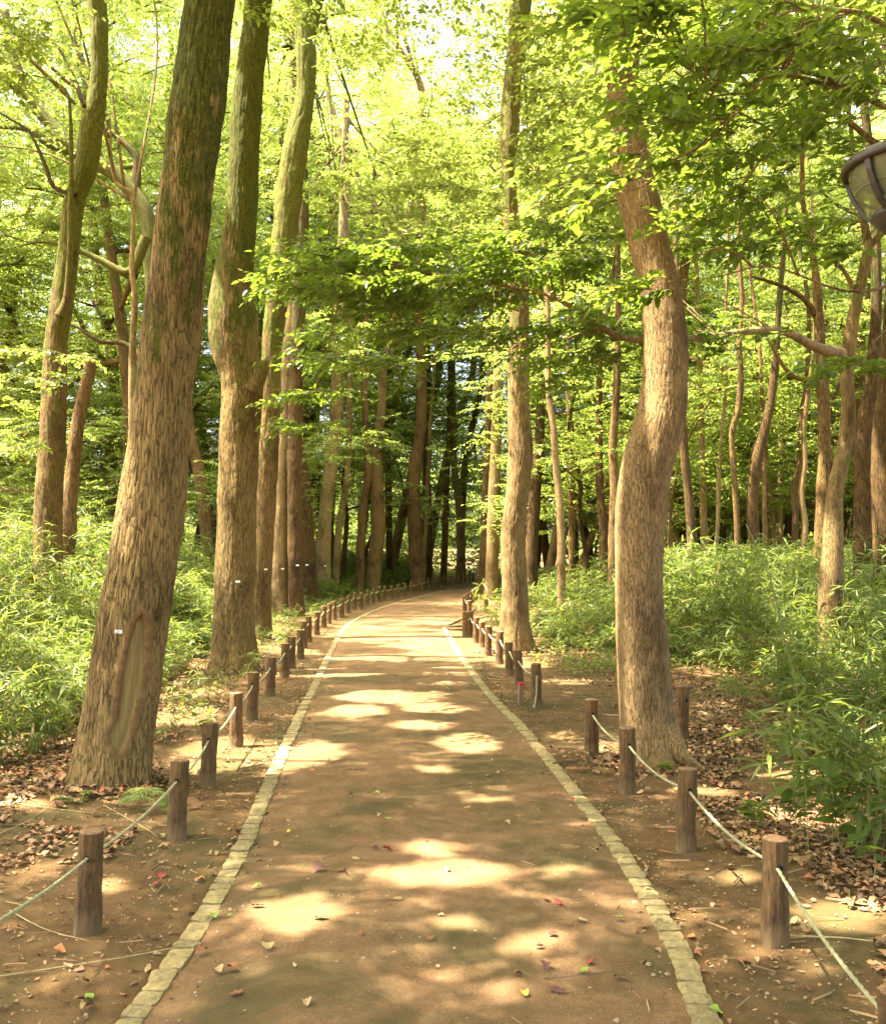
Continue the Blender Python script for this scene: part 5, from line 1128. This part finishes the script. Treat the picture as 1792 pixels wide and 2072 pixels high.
# single fallen leaves on the path, each its own thing
LC = {'dark red': (.30, .035, .03), 'rusty brown': (.26, .10, .045), 'tan': (.42, .28, .13), 'yellow': (.55, .42, .06), 'fresh green': (.20, .30, .04), 'purplish brown': (.14, .05, .045), 'orange': (.50, .17, .05)}
LMt = {k: plain('fallen_leaf_' + k.replace(' ', '_'), v, .6, .25, 60, .001) for k, v in LC.items()}
LV = {}
named = [(785, 1728, 'dark red', 1.1, 'on the path, upper edge of the middle sun patch'), (650, 1865, 'rusty brown', 1.1, 'in the left sun patch of the path'), (541, 1925, 'tan', 1.2, 'in shade below the left sun patch'), (407, 1935, 'rusty brown', 1.1, 'lying right beside the left kerb'),
         (477, 2022, 'rusty brown', 1.1, 'near the bottom of the path on the left'), (440, 1975, 'tan', 1.0, 'first of a small group in the lower left of the path'), (468, 1970, 'rusty brown', 1.1, 'second of a small group in the lower left of the path'), (620, 2042, 'tan', 1.1, 'at the bottom of the path, left of the middle'),
         (1105, 1965 , 'purplish brown', 1.0, 'on the path in the lower right, in shade'), (1260, 1988, 'rusty brown', 1.3, 'large, on the path in the lower right'), (1130, 1835, 'dark red', 1.1, 'first of a pair in the lower right of the path'), (1105, 1828, 'rusty brown', 1.0, 'second of a pair in the lower right of the path'), (1062, 2022, 'yellow', 1.0, 'at the bottom right of the path'), (1180, 1975, 'fresh green', .9, 'next to the large rusty leaf'), (1128, 2015, 'purplish brown', 1.2, 'curled beside a twig at the bottom right'),
         (647, 1768, 'purplish brown', 1.3, 'pair by the left kerb, in shade'), (690, 1770, 'rusty brown', .9, 'near the top of the left sun patch'), (522, 1842, 'rusty brown', 1.1, 'left of the sun patch near the kerb'), (435, 1862, 'fresh green', 1.0, 'round, on the left kerb'), (520, 1803, 'fresh green', .8, 'under the kerb in shade, left'),
         (560, 1716, 'tan', .9, 'in the left half of the path, above the sun patch'), (584, 1690, 'yellow', .9, 'in the upper left of the shaded path'), (785, 1663, 'fresh green', .9, 'left of the path centre in shade'), (808, 1655, 'rusty brown', .9, 'right of the green leaf at the path centre'), (1025, 1672, 'tan', .8, 'right half of the path in shade'), (945, 1640, 'yellow', .8, 'small, near the middle of the path'),
         (910, 1502, 'yellow', 1.0, 'at the edge of the upper sun patch'), (760, 1725, 'purplish brown', .8, 'left of the dark red leaf'), (870, 1908, 'rusty brown', .8, 'in shade below the middle sun patch'), (1092, 1925, 'rusty brown', .8, 'first in the small right sun patch'), (1118, 1900, 'dark red', .8, 'second in the small right sun patch'), (905, 1770, 'tan', .8, 'in the middle sun patch'),
         (730, 1898, 'rusty brown', .7, 'small, in the lower centre of the path'), (300, 1965, 'tan', 1.0, 'left of the left kerb near the bottom'), (120, 1930, 'orange', 1.2, 'left of the fence near the bottom left corner'), (178, 2045, 'tan', 1.3, 'beside a green leaf in the bottom left corner'), (180, 2022, 'fresh green', 1.0, 'in the bottom left corner'), (328, 1775, 'dark red', 1.0, 'red, between the left fence and the kerb'), (405, 1782, 'orange', 1.0, 'pinkish, just left of the kerb'), (310, 1902, 'purplish brown', 1.0, 'between the near left post and the kerb'),
         (1398, 1898, 'orange', 1.0, 'right beside the right kerb'), (1445, 2050, 'fresh green', 1.1, 'right of the right kerb at the bottom'), (1504, 1948, 'rusty brown', 1.0, 'in front of the sunlit right post'), (1365, 1600, 'yellow', 1.0, 'between the right kerb and the post before the bow-shaped tree'), (1178, 1870, 'tan', .9, 'on the path close to the right kerb'), (985, 1575, 'rusty brown', .8, 'first of a cluster near the right kerb'), (1010, 1570, 'tan', .8, 'second of a cluster near the right kerb'), (1090, 1600, 'purplish brown', .8, 'third of a cluster near the right kerb')]
gl_ = {}
def fallen(x, y, col, s, label, world=None):
    k = int(rng.integers(0, 10)); key = (col, k)
    if key not in LV: LV[key] = mesh('fallen_leaf', DL[k][0], DL[k][1], LMt[col])
    g = gr(x, y) if world is None else world
    inp = lx(g[1]) < g[0] < rx(g[1]); z = .016 if inp else float(ground_z(g[0], g[1])) + .004
    o = link('fallen_leaf', LV[key], None, (g[0], g[1], z + .004)); s *= .74; o.scale = (s, s, s); o.rotation_euler = (rng.normal(0, .12), rng.normal(0, .12), rng.uniform(0, 6.28))
    tag(o, label, 'leaf', 'fallen leaves lying on the path')
    return o
for x, y, c, s, lab in named: fallen(x, y, c, s, c + ' fallen leaf ' + lab)
for _ in range(95):
    Yy = rng.uniform(3.6, 14) if rng.random() < .7 else rng.uniform(3.6, 7); Xx = rng.uniform(lx(Yy) - .5, rx(Yy) + .5); col = list(LC)[rng.choice(7, p=[.12, .28, .22, .06, .1, .14, .08])]
    fallen(0, 0, col, rng.uniform(.35, .85), 'small ' + col + ' leaf scattered on the soil', np.array([Xx, Yy, 0]))
# twigs and dry bamboo stalks
STK = [([(0, 1982), (250, 1943), (370, 1925)], .004, 'straw', 'long pale bamboo stalk lying in the lower left corner'), ([(0, 1640), (150, 1655), (240, 1655)], .003, 'straw', 'pale stalk lying on the dry leaves left of the scarred tree'), ([(0, 1700), (60, 1675), (110, 1640)], .004, 'straw', 'short thick pale stalk at the left edge'),
       ([(880, 1945), (930, 1958), (990, 1950), (1000, 1940)], .003, 'twig', 'bent dark twig lying on the lower middle of the path'), ([(1100, 1992), (1180, 1985), (1248, 1975)], .0035, 'twig', 'straight dark twig in the lower right of the path'), ([(345, 1700), (372, 1690), (330, 1740), (265, 1790)], .003, 'twig', 'curved stalk between the second left post and the kerb'),
       ([(1240, 1672), (1320, 1678), (1390, 1682), (1490, 1690)], .004, 'twig', 'long thin branch lying behind the shaded right post'), ([(1410, 1790), (1450, 1765), (1500, 1745)], .004, 'twig', 'crooked dark twig left of the sunlit right post'), ([(20, 1850), (90, 1885), (180, 1910)], .0035, 'straw', 'pale stalk crossing under the rope at the left edge'), ([(655, 1745), (700, 1728), (720, 1715)], .003, 'twig', 'little dark twig in the shaded left of the path'), ([(1600, 1900), (1700, 1905), (1792, 1915)], .006, 'straw', 'sunlit white stalk lying right of the sunlit post'), ([(210, 1640), (290, 1680), (320, 1700)], .003, 'straw', 'thin stalk below the fern')]
for pts, r_, mt, lab in STK:
    G = gp([(x_, min(y_, 2100)) for x_, y_ in pts]); G[:, 2] = [.022 if lx(g[1]) < g[0] < rx(g[1]) else float(ground_z(g[0], g[1])) + .012 for g in G]
    Pq = smooth_path(np.column_stack([G, np.linspace(r_ * .7, r_ * .35, len(G))]), .02); V, Q, T, _ = tube(Pq, 6); b = G[0]
    tag(link('fallen_twig', mesh('fallen_twig', V - b, [Q, T], M[mt]), None, b), lab, 'twig')
print('faces', sum(len(m.polygons) for m in bpy.data.meshes), 'objects', len(bpy.data.objects))
